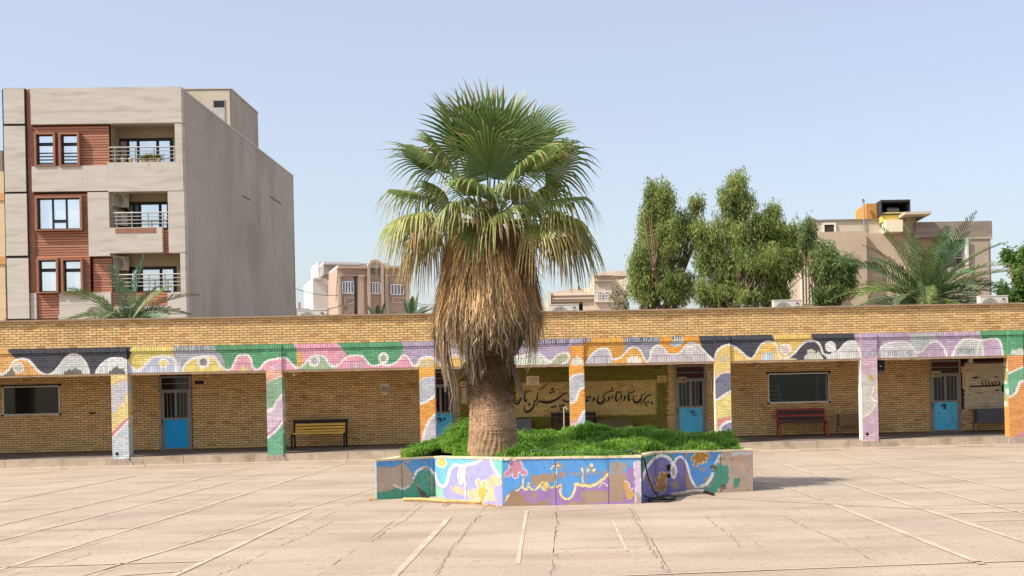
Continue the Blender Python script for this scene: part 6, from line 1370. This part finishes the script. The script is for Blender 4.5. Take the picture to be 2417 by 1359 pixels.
# ------------------------------------------------------------------ benches, desks and fittings in the arcade
def floor_z(t): return ZK + (.335 - ZK) * (t - .15) / (TB + .05)
def bench(label, l, r_, t, back_cols, frame_c, slat_c, h=.86, tall=1.0):
    s0, s1 = FS.px(l, 1030, t)[0], FS.px(r_, 1030, t)[0]; W = s1 - s0; o = thing('bench', label, 'bench', FS.w((s0 + s1) / 2, t, floor_z(t) + .002), FS.th, 'benches under the arcade')
    fm = M('bench_frame_%s' % frame_c[0], frame_c[1], .55, .1, 8); w = W / 2
    for x in (-w + .03, w - .03):
        lg = link('leg_frame', None, o)
        MB().bar((x, -.3, 0), (x, -.26, .43), .05).build('leg', fm, lg); MB().bar((x, .25, 0), (x, .16, .45), .05).build('leg', fm, lg)
        MB().bar((x, .17, .42), (x, .27, h), .06, .05).build('upright', fm, lg); m = MB(); m.bar((x, -.28, .41), (x, .2, .43), .05); m.build('seat_bearer', fm, lg)
    for k in range(4): y = -.25 + k * .125; MB().box(-w + .06, w - .06, y - .045, y + .045, .44 + .004 * k, .468 + .004 * k).build('slat', M('slat_%s' % slat_c[0], slat_c[1], .5, .12, 10, stretch=(.3, 1, 1)), o)
    for z, th, cn in back_cols:
        y = .17 + (z - .42) / (h - .42) * .1 - .035; MB().box(-w + .06, w - .06, y - .012, y + .012, z - th / 2, z + th / 2).build('slat', M('slat_%s' % cn[0], cn[1], .5, .14, 10, stretch=(.3, 1, 1)), o)
    return o
yel, blk_, red, drk = ('yellow', L(240, 196, 84, .9)), ('black', L(34, 34, 32, .8)), ('red', L(150, 54, 46, .85)), ('dark', L(70, 48, 50, .7))
bench('bench with yellow slats and black metal frame before the brick wall', 690, 818, 1.75, [(.80, .1, blk_), (.71, .05, yel), (.62, .05, yel), (.53, .05, yel)], blk_, yel)
bench('bench with worn red frame and dark slats below the large window', 1836, 1952, 1.75, [(.83, .05, red), (.75, .12, drk), (.66, .06, red), (.56, .12, drk)], red, drk)
bench('dark bench behind the grass, right of the palm, mostly hidden', 1302, 1408, 1.9, [(.84, .1, blk_), (.7, .08, drk), (.58, .08, drk)], blk_, drk, .9)
def desk(label, l, r_, top, bot, t, col, legw=.03, group='school desks under the arcade'):
    s0, s1 = FS.px(l, top, t)[0], FS.px(r_, top, t)[0]; z1 = FS.px((l + r_) / 2, top, t)[1]; zb = FS.px((l + r_) / 2, bot, t)[1]; fz = floor_z(t); o = thing('school_desk', label, 'desk', FS.w((s0 + s1) / 2, t, fz + .002), FS.th, group)
    w, h = (s1 - s0) / 2, z1 - fz; hb_ = zb - fz; mm = M('desk_%d' % len(label), col, .5, .08, 5); D = .5
    MB().box(-w - .02, w + .02, -.02, D, h - .025, h).build('desk_top', M('desk_top_%d' % len(label), tuple(min(.8, v * 1.25) for v in col), .4, .06, 5), o)
    MB().box(-w, w, 0, .02, hb_, h - .026).build('front_board', mm, o)
    for x in (-w + .02, w - .02): MB().box(x - .012, x + .012, .02, D - .04, hb_, h - .026).build('side_board', mm, o)
    for x in (-w + .015, w - .015):
        for y in (.015, D - .03): MB().box(x - legw / 2, x + legw / 2, y - legw / 2, y + legw / 2, 0, hb_).build('leg', M('desk_leg', L(110, 104, 98, .7), .5), o)
desk('brown school desk between the red bench and the pink column', 1982, 2052, 976, 1003, 1.7, L(150, 122, 92, .6))
desk('dark grey school desk below the white lettered wall at the right', 2308, 2392, 964, 997, 1.7, L(92, 94, 100, .7))
desk('olive school desk under the painted proverb, half hidden by grass', 1412, 1494, 990, 1014, 1.9, L(120, 106, 66, .6))
desk('grey steel box like desk just right of the palm trunk', 1206, 1254, 990, 1030, 1.9, L(112, 110, 112, .7))
# lamp under the beam, white camera, tap post
lp = thing('wall_lamp', 'black box lamp hanging under the beam right of the pink column', 'lamp', FS.w(FS.px(2079, 865, .2)[0], .2, FS.px(2079, 881, .2)[1]), FS.th); w, h = .1, FS.px(2079, 850, .2)[1] - lp.location.z
MB().box(-w, w, -.06, .1, .08, h).build('housing', M('lamp_black', (.008, .008, .008), .6, 0), lp); MB().lathe([(0, 0), (.025, .0), (.028, .03), (0, .04)], 10, (-.02, -.075, h * .5)).build('bulb', M('bulb_grey', L(200, 200, 196, .8), .4), lp); MB().box(-w * .9, w * .9, -.05, .08, 0, .08).build('cowl', M('lamp_grey', L(110, 104, 98, .7), .6), lp)
cmz = thing('security_camera', 'small white camera on the dark wall head above the white lettered wall', 'camera', FS.w(FS.px(2291, 854, TB - .15)[0], TB - .15, FS.px(2291, 855, TB - .15)[1]), FS.th); MB().box(-.05, .05, -.06, .12, 0, .11).build('housing', wp, cmz); MB().lathe([(0, 0), (.022, 0), (.022, .02)], 10, (0, -.07, .05)).build('lens', black_m, cmz)
bs = thing('bulb_fitting', 'small pale bulb fitting under the beam beside the green column', 'lamp', FS.w(FS.px(694, 886, .12)[0], .12, FS.px(694, 888, .12)[1]), FS.th); MB().lathe([(0, 0), (.035, .01), (.04, .03), (.02, .05), (.02, .09)], 12).build('bulb', paper_m, bs)
tp = thing('tap_post', 'thin pale standpipe with a tap rising behind the grass by the orange column', 'pipe', tuple(at(1331, 1010, 26.2))); zt = at(1331, 962, 26.2).z - tp.location.z; MB().tube([(0, 0, -.3), (.01, 0, zt)], .014, 8).build('pipe', M('galvanised', L(214, 190, 160, .7), .6), tp); MB().tube([(.01, 0, zt), (.05, -.02, zt + .02), (.07, -.03, zt - .04)], .014, 8).build('tap', M('galvanised', L(214, 190, 160, .7), .6), tp)
# ------------------------------------------------------------------ hoses, sticks and litter round the planter
rub = M('black_rubber', (.012, .012, .013), .5, 0); gp_m = M('grey_pipe', L(186, 172, 158, .75), .6, .1, 8)
def hose(name, label, pts, r, mat, cat='hose', grp=None):
    P = [Vector(p) for p in pts]; Q = smooth_line([tuple(p) for p in P], 6); tag(MB().tube([tuple(q) for q in Q], r, 8).build(name, mat, smooth=True), label, cat, grp)
def g3(px, py, z=.02): return tuple(gnd(px, py, z))
cxy = Vector((FR[0], FR[1], 0))
hose('garden_hose', 'black hose hanging over the planter corner down to the coil', [(cxy.x - .35, cxy.y + .35, .80), (cxy.x - .05, cxy.y + .12, .78), (cxy.x + .05, cxy.y + .05, .68), (cxy.x + .12, cxy.y + .1, .36), (cxy.x + .24, cxy.y + .12, .12), g3(1565, 1176, .03), g3(1590, 1180, .02)], .012, rub)
hose('garden_hose', 'black hose coil end lying flat in the corner shadow', [g3(1518, 1168, .12), g3(1535, 1176, .05), g3(1560, 1179, .02), g3(1592, 1176, .02), g3(1590, 1170, .02), g3(1560, 1172, .02), g3(1530, 1181, .02), g3(1570, 1184, .02), g3(1594, 1181, .02)], .012, rub)
hose('garden_hose', 'grey hose loop rising to the black valve pipe', [g3(1543, 1172, .03), g3(1556, 1167, .05), tuple(at(1570, 1158, 22.0)), tuple(at(1578, 1142, 22.0))], .014, gp_m)
hose('grey_pipe', 'grey plastic pipe with black end lying along the right planter wall', [g3(1584, 1168, .04), g3(1610, 1164, .05), g3(1640, 1160, .05), g3(1662, 1160, .04)], .034, gp_m, 'pipe')
hose('black_pipe', 'black pipe end sticking out of the grey plastic pipe', [g3(1660, 1160, .04), g3(1674, 1163, .03), g3(1684, 1167, .02)], .026, rub, 'pipe')
va = at(1579, 1162, 22.05); vp = thing('valve_pipe', 'dark vertical valve pipe fixed to the right planter wall', 'pipe', (va.x, va.y, 0)); m = MB(); m.tube([(0, 0, 0), (0, 0, .56)], .016, 8); m.build('pipe', rub, vp); m = MB(); m.box(-.035, .035, -.03, .03, .42, .52); m.box(-.03, .03, -.03, .03, .3, .36); m.build('valve', rub, vp)
hose('garden_hose', 'thin green grey hose lying across the grass behind the front rim', [(-1.55, FL[1] + .3, .86), (-1.1, FL[1] + .24, .82), (-.6, FL[1] + .2, .80), (0.0, FL[1] + .24, .81), (.15, FL[1] + .45, .88)], .011, M('green_hose', L(84, 112, 88, .7), .5))
straw = M('dry_straw', L(228, 184, 120, .8), .9, .2, 12); drk_s = M('dark_sheath', L(52, 48, 44, .8), .8, .2, 8)
for px0, py0, px1, py1, r, lab in ((953, 1178, 1056, 1183, .028, 'longest dry pale palm stalk at the foot of the left planter wall'), (1050, 1183, 1135, 1186, .02, 'dry palm stalk right of the longest one by the planter foot'), (1044, 1191, 1057, 1185, .014, 'short reddish stick lying slantwise before the palm stalks')):
    a, b = gnd(px0, py0, .03), gnd(px1, py1, .03); hose('dry_stalk', lab, [tuple(a), tuple((a + b) / 2 + Vector((0, -.03, .015))), tuple(b)], r, straw, 'stick', 'dry palm litter at the planter')
a = gnd(1000, 1178, .02); m = MB(); m.add([a + Vector((-.14, .1, .22)), a + Vector((-.1, .06, .2)), a + Vector((.02, .02, .12)), a + Vector((.13, -.04, .0)), a + Vector((-.02, -.03, .01)), a + Vector((-.1, .05, .16))], [(0, 1, 2, 3, 4, 5)]); o = m.build('leaf_sheath', drk_s); tag(o, 'dark triangular dead leaf sheath leaning on the left planter wall', 'leaf'); so = o.modifiers.new('thick', 'SOLIDIFY'); so.thickness = .012
V, F = [], []
for q in range(900):
    t = R.random(); px = 1000 + 185 * t if R.random() < .8 else 872 + 20 * R.random(); py = (1173 + 16 * max(0, (px - 1027) / 160) + R.uniform(2, 9)) if px > 900 else 1176 + R.uniform(-2, 4); p = gnd(px, py, .008); a = R.uniform(0, 6.28); l = R.uniform(.01, .06); u = Vector((math.cos(a), math.sin(a), R.uniform(-.1, .3))) * l; v = Vector((-math.sin(a), math.cos(a), 0)) * R.uniform(.002, .006); k = len(V); V += [p - u - v, p + u - v, p + u + v, p - u + v]; F.append((k, k + 1, k + 2, k + 3))
tag(link('straw_litter', make_mesh('straw_litter', V, F, straw)), 'scattered straw and dry leaf scraps along the planter foot', 'litter', kind='stuff')
def stones(label, spots, smax, mat, grp):
    for px, py, s in spots:
        p = gnd(px, py); m = MB(); n_ = 7; ring = [(math.cos(a) * s * R.uniform(.7, 1.15), math.sin(a) * s * R.uniform(.6, 1)) for a in np.linspace(0, 6.283, n_ + 1)[:-1]]
        V = [(x, y, 0) for x, y in ring] + [(x * .8 + R.uniform(-.1, .1) * s, y * .8, s * R.uniform(.5, .8)) for x, y in ring]; m.add(V, [tuple(range(n_))[::-1], tuple(range(n_, 2 * n_))] + [(i, (i + 1) % n_, (i + 1) % n_ + n_, i + n_) for i in range(n_)]); o = m.build('rubble_stone', mat, None, loc=p); tag(o, label, 'stone', grp)
rub_m = M('rubble', L(206, 176, 148, .75), .95, .2, 10)
for lab, sp in (('leftmost broken brick lump before the kerb left of the pink column', (1993, 1057, .07)), ('largest broken brick lump before the kerb left of the pink column', (2004, 1056, .1)), ('rightmost broken brick lump before the kerb left of the pink column', (2014, 1057, .06)), ('smallest, nearest brick lump before the kerb left of the pink column', (1999, 1060, .04))): stones(lab, [sp], .1, rub_m, 'rubble by the kerb')
for lab, sp in (('larger of two pale mortar crumbs by the kerb below the left window', (145, 1106, .05)), ('smaller of two pale mortar crumbs by the kerb below the left window', (153, 1107, .04)), ('pale mortar crumb by the kerb right of the white column', (340, 1100, .05)), ('pale mortar crumb by the kerb below the yellow bench', (815, 1091, .05))): stones(lab, [sp], .06, rub_m, 'crumbs by the left kerb')
